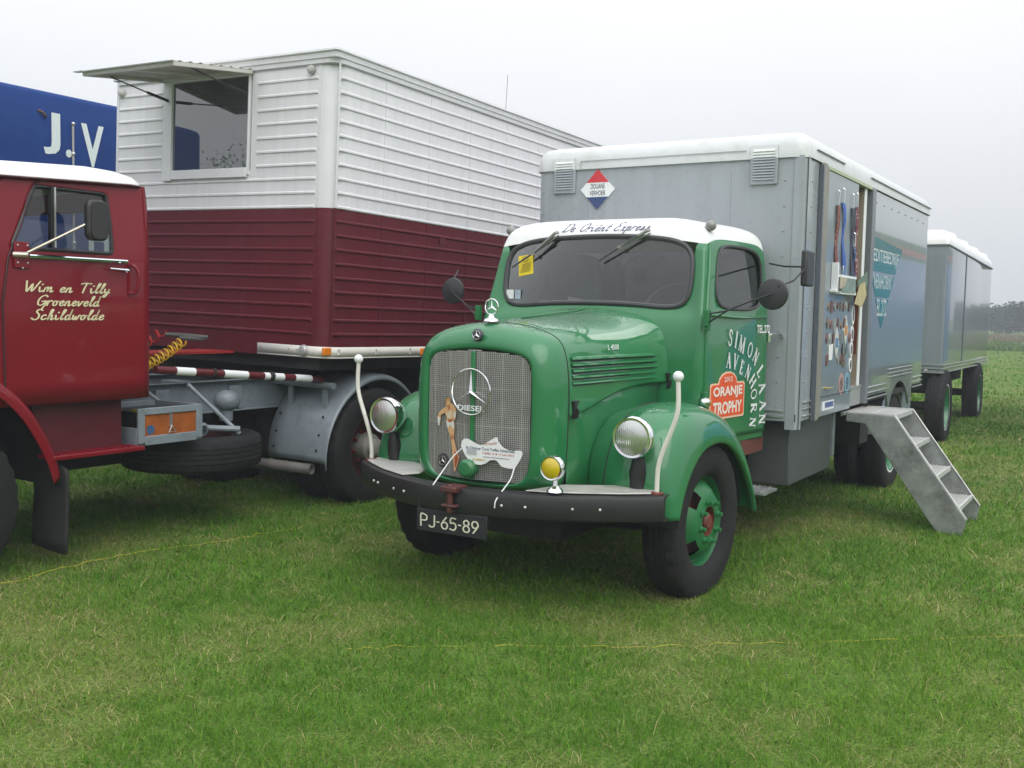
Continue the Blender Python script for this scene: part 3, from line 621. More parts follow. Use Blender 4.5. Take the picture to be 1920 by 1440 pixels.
obj('tow_jaw', hk, mat('jaw_dark_red', (.09, .022, .018), .5, var=.3, dirt=(.03, .02, .018), dscale=14), gt, bev=.006)
npl = obj('number_plate', MB().box(-.245, .205, -.99, -.982, .425, .545), mat('plate_dark_blue', (.018, .019, .024), .4), gt, bev=.003)
chars = MB(); script_text(chars, 'PJ-65-89', lambda u, v: (-.215 + u, -.993, .452 + v), .385, .062, .115, .2, 0., straight=''); obj('plate_characters', chars, mat('plate_cream', (.66, .64, .52), .5), npl, smooth=0)
for x in (-.235, .195): obj('plate_bracket', MB().box(x - .01, x + .01, -.981, -.965, .50, .60), BLACK, gt)
for s in (1, -1):
    P = bspline([(.945, -.52, .66), (.945, -.52, .68), (.945, -.52, .70), (.945, -.52, .78), (.955, -.53, .86), (1.0, -.53, .97), (1.045, -.53, 1.08), (1.055, -.53, 1.15), (1.05, -.53, 1.24), (1.047, -.53, 1.29), (1.046, -.53, 1.31), (1.046, -.53, 1.33)], 4, closed=False)
    rd = MB().tube([(p[0] * s, p[1], p[2]) for p in P], .0125, 10); rr = obj('guide_rod', rd, CREAM, gt)
    kb = MB(); kb.sphere((1.048 * s, -.53, 1.30), .028, 8); obj('knob', kb, LTXT, rr); obj('rod_base', MB().lathe([(.035, 0), (.035, .008), (.018, .012)], (.945 * s, -.52, .684), 'z', 16), RUSTRED, rr)
# ---- headlamps and fog lamp
def lamp(name, x, y, z, R, lens, depth, body=CHROME):
    h = part(name, gt, (x, y, z))
    obj('lamp_bowl', MB().lathe([(R * .99, 0), (R * 1.0, .02), (R * .93, depth * .4), (R * .72, depth * .75), (R * .3, depth), (0, depth)], axis='y', n=40), body, h)
    obj('lamp_rim', MB().lathe([(R * .86, -.016), (R * .97, -.018), (R * 1.04, -.004), (R * 1.04, .016), (R * .99, .02)], axis='y', n=40), CHROME, h)
    obj('lamp_lens', MB().lathe([(0, -.030), (R * .3, -.029), (R * .6, -.024), (R * .88, -.013)], axis='y', n=40), lens, h)
    return h
def lens_mat(name, col):
    m = mat(name, col, .2, .25, coat=1.); n = m.node_tree.nodes; l = m.node_tree.links; p = n['Principled BSDF']; tcn = n.new('ShaderNodeTexCoord')
    wv = n.new('ShaderNodeTexWave'); wv.wave_type = 'BANDS'; wv.bands_direction = 'X'; wv.inputs['Scale'].default_value = 28; wv.inputs['Distortion'].default_value = 2.2; wv.inputs['Detail'].default_value = 1
    l.new(tcn.outputs['Object'], wv.inputs['Vector']); b = n.new('ShaderNodeBump'); b.inputs['Strength'].default_value = .16; b.inputs['Distance'].default_value = .008; l.new(wv.outputs['Fac'], b.inputs['Height']); l.new(b.outputs[0], p.inputs['Normal'])
    return m
HLENS = lens_mat('headlamp_lens', (.62, .63, .61)); FLENS = lens_mat('fog_lens', (.55, .42, .008)); pset(FLENS.node_tree.nodes['Principled BSDF'], 'Metallic', .0); pset(HLENS.node_tree.nodes['Principled BSDF'], 'Metallic', .85)
for s in (1, -1):
    lamp('headlamp', .815 * s, -.555, .97, .108, HLENS, .15)
    pb = MB().tube([(.81 * s, -.45, .66), (.81 * s, -.46, .78), (.815 * s, -.47, .86)], [.045, .05, .03], 12); obj('headlamp_post', pb, BLACK, gt)
lamp('fog_lamp', .512, -.86, .818, .063, FLENS, .09)
obj('fog_lamp_foot', MB().lathe([(.045, 0), (.04, .01), (.018, .03), (.014, .07)], (.515, -.83, .693), 'z', 20), CHROME, gt)
# ---- fenders
def fender(s):
    st = [  # crest (y,z), lip (y,z), inner (y,z)
        ((-.455, .53), (-.37, .53), (-.33, .53)), ((-.475, .66), (-.33, .62), (-.36, .66)), ((-.465, .82), (-.25, .73), (-.35, .80)), ((-.41, .97), (-.12, .83), (-.28, .92)), ((-.28, 1.075), (.0, .875), (-.17, 1.0)),
        ((-.08, 1.12), (.15, .89), (-.04, 1.04)), ((.2, 1.105), (.3, .88), (.18, 1.04)), ((.46, 1.03), (.46, .83), (.40, .98)), ((.68, .90), (.63, .72), (.55, .86)), ((.82, .71), (.77, .58), (.66, .70)), ((.885, .52), (.86, .47), (.7, .55)), ((.91, .40), (.90, .38), (.72, .42))]
    rows = []
    for i, (c, lp, n_) in enumerate(st):
        c, lp, n_ = np.array(c), np.array(lp), np.array(n_); o1 = c * .72 + lp * .28
        inn = .46 if i < 7 else .5
        rows.append([(s * x, *p) for x, p in ((inn, n_), (.56, n_ * .6 + c * .4), (.70, c * .97 + n_ * .03), (.83, c), (.94, c * .88 + lp * .12), (.995, o1 * .75 + lp * .25), (1.012, lp * .9 + c * .1), (1.008, lp), (.985, lp + np.array([.0, .004])))])
    return obj('front_fender', MB().grid(rows), GREEN, gt, sub=2, sol=.008, soff=1)
FEN = {}
for s in (1, -1):
    FEN[s] = fender(s)
    obj('fender_liner', MB().lathe([(.50, .5 * s), (.50, .97 * s)], (0, .22, .38), n=40, skip=lambda i, k: not (1 <= k <= 18)), BLACKM, gt)
    ti = obj('turn_indicator', MB().sphere((.84 * s, .40, 1.095), .042, 8, sc=(.8, 1.1, .7)), CHROME, gt); obj('amber_lens', MB().sphere((.84 * s, .435, 1.092), .034, 8, sc=(.85, .9, .8)), AMBER, ti)
# fender joint: a dark seam following the surface
bpy.context.view_layer.update(); _dg = bpy.context.evaluated_depsgraph_get()
for s in (1, -1):
    fo = FEN[s].evaluated_get(_dg); P = []
    for k in range(12):
        t = k / 11; hit, p, n_, _ = fo.ray_cast(Vector((s * (.585 + .035 * t), -2, .66 + .33 * t)), Vector((0, 1, 0)))
        if hit: P.append(tuple(p + n_ * -.0))
    for k in range(8):
        t = k / 7; hit, p, n_, _ = fo.ray_cast(Vector((s * (.625 + .06 * t), -.26 + .30 * t, 2)), Vector((0, 0, -1)))
        if hit: P.append(tuple(p))
    if len(P) > 4: obj('fender_joint', MB().tube(P, .0042, 5), BLACKM, gt)
# ---- louvres, latches, badges on the bonnet
def hoodx(y, z):
    hw = float(np.interp(y, [-.6, -.45, -.2, .05, .25, .38, .47], [.462, .468, .48, .495, .515, .545, .60])); return hw * 1.004 - max(0, z - 1.30) * .14
for k in range(5):
    z = 1.365 - k * .033
    for s in (1, -1):
        pr = []
        for y in np.linspace(-.575, .36, 12):
            e_ = 1. if -.56 < y < .34 else .25; x = hoodx(y, z); pr.append([(s * (x - .002), y, z + .012), (s * (x + .013 * e_), y, z + .005), (s * (x + .017 * e_), y, z - .004), (s * (x + .006), y, z - .007), (s * (x - .002), y, z - .006)])
        lv = obj('bonnet_louvre', MB().grid(pr, cu=True), GREEN, gt)
        sl = MB().grid([[(s * (hoodx(y, z - .014) + .002), y, z - .007), (s * (hoodx(y, z - .014) + .002), y, z - .0135)] for y in np.linspace(-.565, .35, 8)]); obj('louvre_slot_shade', sl, BLACKM, lv)  # flat black strip paints the recess darkness under each louvre
for y, z in ((.43, 1.235), (-.565, 1.12)):
    for s in (1, -1):
        x = hoodx(y, z) + .004
        l_ = MB().box(x, x + .018, y - .014, y + .014, z - .075, z + .01).box(x, x + .022, y - .028, y + .028, z + .008, z + .022).tube([(x + .02, y, z - .07), (x + .028, y, z - .02)], .009, 8)
        l_.v = [(s * a, b, c) for a, b, c in l_.v]; obj('bonnet_latch', l_, BLACK, gt, bev=.002)
bd = MB(); fit_text(bd, 'L 4500', lambda u, v: (hoodx(-.15, 1.41) + .002 - (v * .1), -.17 + u, 1.405 + v), .14, .03, bold=.01); obj('model_badge', bd, LTXT, gt, smooth=0)
bd = MB(); bd.box(.700, .705, .435, .52, 1.225, 1.232); obj('side_badge', bd, ALU, gt)
# ---- cab
def cab_ring(z, yf, sy, lf, lr, zc=0., ze=0.):
    """half ring from front centre to rear centre; sy: the door's front edge, lf, lr: half widths at the door's front and rear"""
    m_ = lambda y: lf + (lr - lf) * (y - sy) / (1.40 - sy)
    wy = yf + .012; wr = float(np.interp(z, [1.6, 2.1], [1.29, 1.325]))
    H = [(0, yf, zc), (.36, yf + .002, zc * .8), (.668, wy, ze), (.668 * .55 + lf * .45, wy + (sy - .03 - wy) * .45, 0), (lf * .985, sy - .03, 0), (lf * 1.003, sy, 0),
         (m_(sy + .105), sy + .105, 0), (m_(.95), .95, 0), (m_(wr), wr, 0), (m_(1.385), 1.385, 0), (lr * .985, 1.44, 0), (lr * .85, 1.47, 0), (.4, 1.475, 0), (0, 1.475, 0)]
    P = [(x, y, z + dz) for x, y, dz in H]; return P + [(-p[0], p[1], p[2]) for p in P[-2:0:-1]]
Z = [(.80, .41, .46, .80, .885), (.84, .41, .46, .80, .885), (1.0, .41, .46, .80, .885), (1.25, .415, .46, .80, .885), (1.5, .43, .465, .795, .885), (1.6, .47, .487, .785, .882), (1.652, .515, .505, .776, .878, .026, -.022), (1.85, .545, .572, .758, .862, .04, 0), (2.05, .585, .63, .738, .838, .058, .008), (2.105, .60, .65, .725, .825, .05)]
RW = [cab_ring(*q) for q in Z]
NC = len(RW[0])
front_cols = {0, 1, NC - 1, NC - 2}
def win_skip(i, j):
    if i in (6, 7) and j in front_cols: return True                     # windscreen
    if i in (6, 7) and (j in (6, 7) or j in (NC - 7, NC - 8)): return True  # side windows
    if i in (6, 7) and j in (12, 13): return True                       # rear window
    return False
def roof_ring(k, z, yf0):
    base = RW[-1]; cy = .98; return [(x * k, cy + (y - cy) * (k if y > cy else (1 - (1 - k) * yf0)), z + (0 if j else 0)) for j, (x, y, _) in enumerate(base)]
obj('cab_shell', MB().grid(RW[:9], cu=True, skip=lambda i, j: win_skip(i, j)), [GREEN], gt, sub=2, sol=.02, corners=False)
RF = [RW[8], RW[9]] + [roof_ring(*q) for q in ((.96, 2.155, .9), (.87, 2.195, 1.), (.70, 2.222, 1.05), (.45, 2.236, 1.05), (.15, 2.242, 1.))]
rf = MB().grid(RF, cu=True); b_ = len(rf.v); rf.v.append((0, .98, 2.243)); rf.f += [(b_ - NC + j, b_ - NC + (j + 1) % NC, b_) for j in range(NC)]; rf.m += [0] * NC
roof_o = obj('cab_roof', rf, WHITE, gt, sub=2, corners=False)
# windscreen pane and rubber
def loop_cells(rows, cols): # boundary control points of a window in the cab grid
    top = [RW[rows[1]][c % NC] for c in cols]; bot = [RW[rows[0]][c % NC] for c in cols]; mid = [RW[k] for k in range(rows[0] + 1, rows[1])]
    return bot + [m_[cols[-1] % NC] for m_ in mid] + top[::-1] + [m_[cols[0] % NC] for m_ in mid[::-1]]
wc = [-2, -1, 0, 1, 2]
lp = bspline(loop_cells((6, 8), wc), 6)
obj('windscreen_rubber', MB().tube([(p[0], p[1] - .004, p[2]) for p in lp], .017, 8, closed=True), mat('window_rubber', (.045, .046, .05), .5), gt)
obj('windscreen', MB().grid([[RW[i][c % NC] for c in wc] for i in (6, 7, 8)]), GLASS_W, gt, sub=2, corners=False)
for cols in ((6, 7, 8),):
    pass
rl = bspline(loop_cells((6, 8), [12, 13, 14]), 6); obj('rear_window', MB().grid([[RW[i][c] for c in (12, 13, 14)] for i in (6, 7, 8)]), GLASS_S, gt, sub=2)
# doors: a panel standing 8 mm proud, with its own opening, pane and rubber
def door(s):
    cols = [5, 6, 7, 8, 9] if s > 0 else [NC - 5, NC - 6, NC - 7, NC - 8, NC - 9]
    rr = [list(map(Vector, (RW[i][c] for c in cols))) for i in range(1, 9)]
    topr = [Vector((p.x * .985, p.y, 2.088)) for p in rr[-1]]; topr[0].z = 2.055; topr[-1].z = 2.045
    for k, r_ in enumerate(rr): r_[0] = r_[0] + (r_[1] - r_[0]).normalized() * .012; r_[-1] = r_[-1] - (r_[-1] - r_[-2]).normalized() * .01
    rows = [[p + Vector((.011 * s, 0, 0)) for p in r_] for r_ in rr + [topr]]
    # rows: 0..8 ; window between row 5 and row 7 (z 1.652 .. 2.05)
    dp = MB().grid([[tuple(p) for p in r_] for r_ in rows], skip=lambda i, j: i in (5, 6) and j in (1, 2))
    d = obj('door', dp, GREEN, gt, sub=2, sol=.022)
    for m_ in d.modifiers:
        if m_.type == 'SOLIDIFY': m_.offset = -1
    wl = [rows[5][1], rows[5][2], rows[5][3], rows[6][3], rows[7][3], rows[7][2], rows[7][1], rows[6][1]]; lp = bspline([tuple(p) for p in wl], 6)
    obj('door_window_rubber', MB().tube([(p[0], p[1], p[2]) for p in lp], .011, 8, closed=True), MATS['window_rubber'], d)
    obj('door_window', MB().grid([[tuple(rows[i][c] - Vector((.012 * s, 0, 0))) for c in (1, 2, 3)] for i in (5, 6, 7)]), GLASS_S, d, sub=2)
    return d
dL = door(1); dR = door(-1)
DO = Vector((.80, .45, 0)); dU = Vector((.0893, .996, 0)).normalized()
def on_door(u, z, out=.016): return (DO.x + dU.x * u + out * dU.y, DO.y + dU.y * u - out * dU.x, z)
fr = MB(); P = [(.05, 1.615), (.5, 1.60), (.9, 1.608)]; fr.tube([on_door(u, z, .012) for u, z in catmull(P, 5)], .009, 8); obj('door_waist_rib', fr, GREEN, dL)
h = MB().tube([on_door(.93, 1.465, .02), on_door(.93, 1.497, .045), on_door(1.05, 1.49, .06), on_door(1.09, 1.46, .06), on_door(1.10, 1.41, .055)], .0095, 8).tube([on_door(.93, 1.44, .02), on_door(.93, 1.5, .02)], .012, 8)
obj('door_handle', h, CHROME, dL)
for z in (1.57, 1.10): obj('door_hinge', MB().box(.808, .835, .435, .463, z - .05, z + .05), GREEN_D, gt, bev=.004)
for body, pts, hh in (('SIMONLAAN', [(.341, 1.474), (.426, 1.461), (.513, 1.432), (.643, 1.393), (.737, 1.346), (.818, 1.248), (.858, 1.141), (.88, 1.021), (.877, .925)], .096),
                      ('AVENHORN', [(.326, 1.332), (.428, 1.322), (.526, 1.282), (.623, 1.247), (.702, 1.186), (.729, 1.101), (.736, 1.012), (.725, .915)], .088)):
    pv_ = [np.array(p) for p in pts]; tl = MB()
    for i, ch in enumerate(body):
        a_ = pv_[max(0, i - 1)]; b_ = pv_[min(len(pv_) - 1, i + 1)]; t_ = (b_ - a_) / np.linalg.norm(b_ - a_); n_ = np.array((-t_[1], t_[0]))
        roman(tl, ch, lambda u, v, c=pv_[i], t_=t_, n_=n_: on_door(*(c + t_ * u + n_ * v)), hh)
    obj('door_lettering', tl, LTXT, dL, smooth=0, kind='stuff')
tl = MB(); fit_text(tl, 'TEL.272', lambda u, v: on_door(.74 + u, 1.50 + v), .21, .055, bold=.025); obj('telephone_lettering', tl, LTXT, dL, smooth=0)
def arch_outline(x0, x1, z0, z1, zt, k=8):
    c = (x0 + x1) / 2; r = (x1 - x0) * .27
    return [(x0 + .01, z0), (x1 - .01, z0), (x1, z0 + .01), (x1, z1 - .015), (x1 - .015, z1)] + [(c + r * math.cos(a), z1 + (zt - z1) * math.sin(a)) for a in np.linspace(0, math.pi, k)] + [(x0 + .015, z1), (x0, z1 - .015), (x0, z0 + .01)]
st = tag(obj('rally_sticker', MB().prism(arch_outline(.075, .575, .97, 1.195, 1.265), lambda u, v, w_: on_door(u, v, .0135 + w_), .003), PEACH, gt), None, None)
obj('sticker_face', MB().prism(arch_outline(.088, .562, .983, 1.185, 1.254), lambda u, v, w_: on_door(u, v, .0168 + w_), .0012), ORANGE, st)
stx = MB(); fit_text(stx, 'ORANJE', lambda u, v: on_door(.115 + u, 1.095 + v, .0195), .42, .078, bold=.035); fit_text(stx, 'TROPHY', lambda u, v: on_door(.115 + u, 1.0 + v, .0195), .42, .078, bold=.035); fit_text(stx, '2012', lambda u, v: on_door(.265 + u, 1.20 + v, .0195), .12, .032, bold=.01)
obj('sticker_lettering', stx, mat('sticker_white', (.78, .68, .62), .5), st, smooth=0)
# ---- roof lettering, lamps, wipers
def on_roof(u, z): return (u, .575 - .03 * max(0, (1 - abs(u) / .7)) * 0 + (z - 2.08) * .42, z)
bpy.context.view_layer.update(); _rf = roof_o.evaluated_get(bpy.context.evaluated_depsgraph_get())
def on_roof_front(x, z):
    hit, p, n_, _ = _rf.ray_cast(Vector((x, -2, z)), Vector((0, 1, 0))); return (x, (p.y if hit else .6) - .003, z)
rt = MB(); script_text(rt, 'De Oriënt Express', lambda u, v: on_roof_front(-.27 + u, 2.140 + v * .86), .63, .066, .085, .10, .30); obj('roof_lettering', rt, LNAVY, gt, smooth=0)
for s in (1, -1):
    rl_ = obj('roof_lamp', MB().sphere((.725 * s, .70, 2.165), .034, 8, sc=(1, 1.1, 1)), mat('lamp_grey_plastic', (.22, .22, .21), .4, coat=.4), gt); obj('lamp_stem', MB().tube([(.70 * s, .72, 2.135), (.725 * s, .72, 2.165)], .012, 8), ALU, rl_)
for pts in (((-.29, .575, 2.135), (-.45, .525, 1.995), (-.60, .515, 1.905)), ((.365, .575, 2.135), (.19, .52, 2.03), (.05, .515, 1.945))):
    a, b, c = map(Vector, pts)
    wp = MB().tube([a, a + Vector((0, -.03, -.005)), b], [.012, .011, .007], 8).tube([a + Vector((.02, -.02, -.02)), b + Vector((0, .004, 0))], .005, 6).box(b.x - .012, b.x + .012, b.y - .014, b.y + .004, b.z - .01, b.z + .01)
    wo = obj('wiper', wp, mat('wiper_metal', (.26, .26, .24), .45, .4), gt); d_ = (c - b)
    obj('wiper_blade', MB().tube([b - d_ * .85 + Vector((0, .006, .0)), b, c], .0065, 6), mat('wiper_dark', (.07, .07, .07), .5), wo)
# ---- mirrors
mir = lambda: mat('mirror_back', (.028, .029, .032), .45)
for s, c in ((1, (1.155, .62, 1.745)), (-1, (-1.155, .62, 1.745))):
    m_ = MB().lathe([(0, -.022), (.05, -.02), (.088, -.008), (.094, .006), (.09, .014), (0, .014)], c, 'y', 28); mo_ = obj('round_mirror', m_, mir(), gt)
    ar = MB()
    for z in (1.565, 1.62): ar.tube([(.825 * s, .44, z), (.93 * s, .47, 1.64), (1.05 * s, .53, 1.70), (c[0], c[1] - .02, c[2])], .0055, 6)
    ar.tube([(c[0] + .04 * s, .6, 1.79), (1.24 * s, .75, 1.83), (1.27 * s, .85, 1.9)], .006, 6); obj('mirror_arm', ar, BLACK, mo_)
    obj('mirror_bracket', MB().box(min(.80 * s, .835 * s), max(.80 * s, .835 * s), .425, .465, 1.545, 1.645), GREEN_D, mo_, bev=.004)
rm = obj('square_mirror', MB().box(1.245, 1.285, .86, 1.03, 1.80, 2.02), mir(), gt, bev=.012)
obj('mirror_stay', MB().tube([(.88, 1.40, 1.965), (1.05, 1.18, 1.935), (1.25, .94, 1.92)], .006, 6), BLACK, rm)
# ---- cab interior
ci = MB().box(-.72, .72, 1.22, 1.42, .9, 1.62).box(-.72, .72, .75, 1.3, .85, 1.22); obj('bench_seat', ci, SEAT, gt, bev=.04)
obj('dashboard', MB().box(-.74, .74, .50, .70, 1.25, 1.60), CABIN, gt, bev=.03)
obj('cab_floor', MB().box(-.76, .76, .45, 1.44, .80, .83), CABIN, gt)
sw = MB().tube([(.42 + .21 * math.cos(a), .86 + .10 * math.sin(a), 1.62 + .19 * math.sin(a)) for a in np.linspace(0, 2 * math.pi, 33)[:-1]], .012, 8, closed=True); so = obj('steering_wheel', sw, mat('wheel_grey', (.30, .30, .28), .4), gt)
obj('steering_column', MB().tube([(.42, .86, 1.62), (.42, .62, 1.15)], .018, 8), BLACK, so)
sp = MB(); [sp.tube([(.42, .86, 1.62), (.42 + .21 * math.cos(a), .86 + .10 * math.sin(a), 1.62 + .19 * math.sin(a))], .007, 6) for a in (0.3, 2.8, 4.7)]; obj('steering_spokes', sp, BLACK, so)
# cab rear step and red sill
obj('cab_sill', MB().box(-.80, .86, .9, 1.46, .70, .80), REDDISH, gt)
stp = MB().box(.80, 1.04, .98, 1.24, .47, .485); [stp.box(.82 + k * .035, .83 + k * .035, .99, 1.23, .486, .494) for k in range(6)]; obj('cab_step', stp, GALV, gt)
# ================================================================== BOX BODY OF THE GREEN LORRY
BX0, BX1, BY0, BY1, BZ0, BZ1 = -1.01, 1.07, 1.515, 6.05, .90, 2.685
def rrect(x0, x1, y0, y1, r, k=6, only=None):
    P = []
    for cx, cy, a0, id_ in ((x1 - r, y0 + r, -90, 0), (x1 - r, y1 - r, 0, 1), (x0 + r, y1 - r, 90, 2), (x0 + r, y0 + r, 180, 3)):
        for q in range(k + 1):
            a = R_(a0 + 90 * q / k); P.append((cx + r * math.cos(a), cy + r * math.sin(a)))
    return P
body = part('box_body', gt)
rr_ = rrect(BX0, BX1, BY0, BY1, .09)
# front wall: flat between the rounded posts; the post at the near corner reaches lower
rows = [[(x, y, z) for x, y in rr_] for z in (BZ0, BZ1)]
def in_door(i, j):
    (x0, y0), (x1, y1) = rr_[j], rr_[(j + 1) % len(rr_)]; return abs(x0 - BX1) < 1e-4 and abs(x1 - BX1) < 1e-4
bm_ = MB().grid(rows, cu=True, skip=in_door)
obj('front_wall', bm_, GREY, body)
obj('box_floor', MB().box(BX0 + .01, BX1 - .015, BY0 + .01, BY1 - .01, BZ0, BZ0 + .05), DARK, body)
# near side wall as panels round the doorway (doorway y 1.99..3.30)
DY0, DY1, DZ0, DZ1 = 1.99, 3.34, .93, 2.665
def arch_wall():
    P = [(3.47, .955), (4.30, .955)] + [(4.9 + .60 * math.cos(a), .40 + .62 * math.sin(a)) for a in np.linspace(math.pi * .98 - .62, .62 + .02, 14)] + [(5.5, .955), (BY1 - .09, .955), (BY1 - .09, BZ1), (3.47, BZ1)]
    return P
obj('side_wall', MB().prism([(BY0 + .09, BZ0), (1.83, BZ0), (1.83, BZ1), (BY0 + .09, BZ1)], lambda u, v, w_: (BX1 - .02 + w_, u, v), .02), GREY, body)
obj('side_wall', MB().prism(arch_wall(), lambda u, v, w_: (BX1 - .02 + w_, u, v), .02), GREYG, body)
# corner post running down in front, rounded
cp = rrect(BX1 - .10, BX1 + .006, BY0 - .006, BY0 + .12, .085, 6)
obj('corner_post', MB().grid([[(x, y, z) for x, y in cp] for z in (.845, .885, 2.69)], cu=True), GREY, body)
# roof cap with rounded edges
RC = [(.012, 2.53), (.016, 2.535), (.016, 2.70), (.010, 2.76), (-.012, 2.81), (-.05, 2.842), (-.11, 2.860), (-.5, 2.885)]
rows = []
for o_, z in RC:
    rows.append([(x, y, z) for x, y in rrect(BX0 - o_, BX1 + o_, BY0 - o_, BY1 + o_, max(.02, .09 + o_), 6)])
rows = rows[1:]
rc = MB().grid([[(x, y, 2.678 if k == 0 else z) for x, y, z in r_] for k, r_ in enumerate(rows)], cu=True); n_ = len(rows[0]); b_ = len(rc.v) - n_; rc.f.append(tuple(range(b_, b_ + n_))); rc.m.append(0)
obj('roof_cap', rc, mat('box_roof_white', (.60, .62, .63), .4, coat=.2, var=.04, dirt=(.48, .49, .48), dscale=5), body, smooth=50)
0 and obj('white_band', MB().grid([[(x, y, z) for x, y in rrect(BX0 - .003, BX1 + .003, BY0 - .003, BY1 + .003, .092)] for z in (2.605, 2.683)], cu=True), GREYW, body)
obj('rain_channel', MB().box(BX1 + .014, BX1 + .024, 1.70, 2.45, 2.745, 2.750).box(BX1 + .014, BX1 + .024, 3.3, 6.0, 2.745, 2.750), mat('seam_grey', (.15, .15, .17), .6), body)
lb = MB().box(-.62, .66, BY0 - .022, BY0 - .015, 2.738, 2.741).box(-.62, -.617, BY0 - .022, BY0 - .015, 2.68, 2.741); obj('front_trim_line', lb, mat('trim_grey', (.4, .41, .42), .5), body)
# mouldings
def mould(y0, y1, z0, z1, n=1):
    for z in (.925, .975, 1.02)[:]:
        obj('side_moulding', MB().box(BX1 + .001, BX1 + .012, y0, y1, z, z + .012), ALU, body, bev=.003)
mould(BY0 + .13, 1.82, .9, 1); mould(3.48, 4.28, .9, 1); mould(5.52, BY1 - .05, .9, 1)
for z in (1.075, 1.11, 1.145): obj('arch_moulding', MB().box(BX1 + .001, BX1 + .010, 4.36, 5.44, z, z + .010), ALU, body, bev=.003)
obj('front_sill', MB().box(BX0, BX1 - .09, BY0 - .012, BY0 - .002, .925, .937).box(BX0, BX1 - .09, BY0 - .012, BY0 - .002, .965, .972), ALU, body)
rv = MB()
for z in np.arange(1.0, 2.55, .17):
    for x, y, n_ in ((BX1 - .14, BY0 - .003, 0), (BX1 + .003, BY0 + .15, 1), (-.95, BY0 - .002, 0)): rv.sphere((x, y, z), .0065, 4)
for y in np.arange(3.6, 6.0, .3): rv.sphere((BX1 + .002, y, 2.58), .007, 4)
obj('rivets', rv, GREY, body, kind='stuff')
pj = MB().box(BX0 + .45, BX0 + .452, BY0 - .002, BY0 - .0005, .95, 2.6).box(.55, .552, BY0 - .002, BY0 - .0005, .95, 2.6); obj('panel_joint', pj, mat('joint_grey', (.27, .30, .32), .5), body)
# ventilator grilles
for x0, x1, z0, z1 in ((-.85, -.665, 2.505, 2.765), (.69, .88, 2.505, 2.765)):
    vt = obj('ventilator', MB().box(x0, x1, BY0 - .020, BY0 - .003, z0, z1), GREY, body, bev=.004)
    obj('ventilator_top', MB().box(x0 + .001, x1 - .001, BY0 - .021, BY0 - .0205, 2.68, z1 - .003), GREYW, vt)
    for k in range(11):
        z = z0 + .03 + k * (z1 - z0 - .05) / 11; m_ = GREYW if z > 2.67 else GREY
        obj('slat', MB().add([(x0 + .02, BY0 - .021, z + .016), (x1 - .02, BY0 - .021, z + .016), (x1 - .02, BY0 - .031, z), (x0 + .02, BY0 - .031, z), (x0 + .02, BY0 - .021, z), (x1 - .02, BY0 - .021, z)], [(0, 1, 2, 3), (3, 2, 5, 4), (0, 3, 4), (1, 5, 2)]), m_, vt, smooth=0)
# diamond sign
cx, cz, hx, hz_ = -.478, 2.525, .142, .150
dm = obj('diamond_sign', MB().prism([(cx - hx, cz), (cx, cz - hz_), (cx + hx, cz), (cx, cz + hz_)], lambda u, v, w_: (u, BY0 - .004 - w_, v), .006), LTXT, gt)
def clip_d(z0, z1):
    W_ = lambda z: hx * (1 - abs(z - cz) / hz_); return [(cx - W_(z0), z0), (cx + W_(z0), z0), (cx + W_(z1), z1), (cx - W_(z1), z1)]
obj('sign_top', MB().prism(clip_d(cz + .052, cz + hz_ - .002), lambda u, v, w_: (u, BY0 - .0105 - w_, v), .001), REDS, dm)
obj('sign_bottom', MB().prism(clip_d(cz - hz_ + .002, cz - .055), lambda u, v, w_: (u, BY0 - .0105 - w_, v), .001), BLUES, dm)
dt = MB(); fit_text(dt, 'DOUANE', lambda u, v: (cx - .056 + u, BY0 - .0125, cz + .006 + v), .115, .036); fit_text(dt, 'VERVOER', lambda u, v: (cx - .065 + u, BY0 - .0125, cz - .044 + v), .130, .036); obj('sign_lettering', dt, LBLACK, dm, smooth=0)
# door frame, doorway, door
fm = MB().box(BX1 - .03, BX1 + .035, 1.84, 1.93, .885, 2.68).box(BX1 - .03, BX1 + .03, 1.93, 1.985, .90, 2.665)
obj('door_post', fm, mat('door_post_taupe', (.24, .225, .19), .45, var=.1), body, bev=.006)
obj('door_post_edge', MB().box(BX1 + .002, BX1 + .038, 1.818, 1.836, .885, 2.66), mat('edge_dark_blue', (.10, .115, .14), .3), body, bev=.004)
obj('door_post', MB().box(BX1 - .03, BX1 + .03, 3.36, 3.46, .905, 2.675), mat('post_grey', (.17, .185, .20), .35), body, bev=.006)
obj('door_header', MB().box(BX1 - .03, BX1 + .02, 1.985, 3.36, 2.655, 2.678), mat('header_green', (.42, .47, .30), .5), body)
obj('doorway_trim', MB().box(BX1 - .014, BX1 - .002, 3.20, 3.27, 1.06, 2.655), LTXT, body, bev=.004)
obj('doorway_sill', MB().box(BX1 - .03, BX1 - .008, 2.92, 3.355, .905, 1.045).box(BX1 - .055, BX1 - .002, 2.92, 3.355, 1.045, 1.065), mat('sill_grey', (.26, .28, .27), .5), body)
obj('interior_wall', MB().box(BX0 + .02, BX1 - .06, BY1 - .3, BY1 - .25, .95, 2.66), INTER, body)
obj('interior_wall', MB().box(BX1 - .75, BX1 - .70, 2.2, 4.2, .95, 2.66), INTER, body)
obj('door_jamb', MB().box(.55, BX1 - .016, 3.196, 3.212, 1.065, 2.65), INTER, body); obj('jamb_panel', MB().box(.6, BX1 - .017, 3.190, 3.195, 1.32, 1.86), mat('cupboard_brown', (.16, .05, .03), .5, var=.2), body)
obj('interior_cupboard', MB().box(BX1 - .70, BX1 - .4, 3.2, 3.9, 1.40, 1.85), mat('cupboard_brown', (.16, .05, .03), .5, var=.2), body)
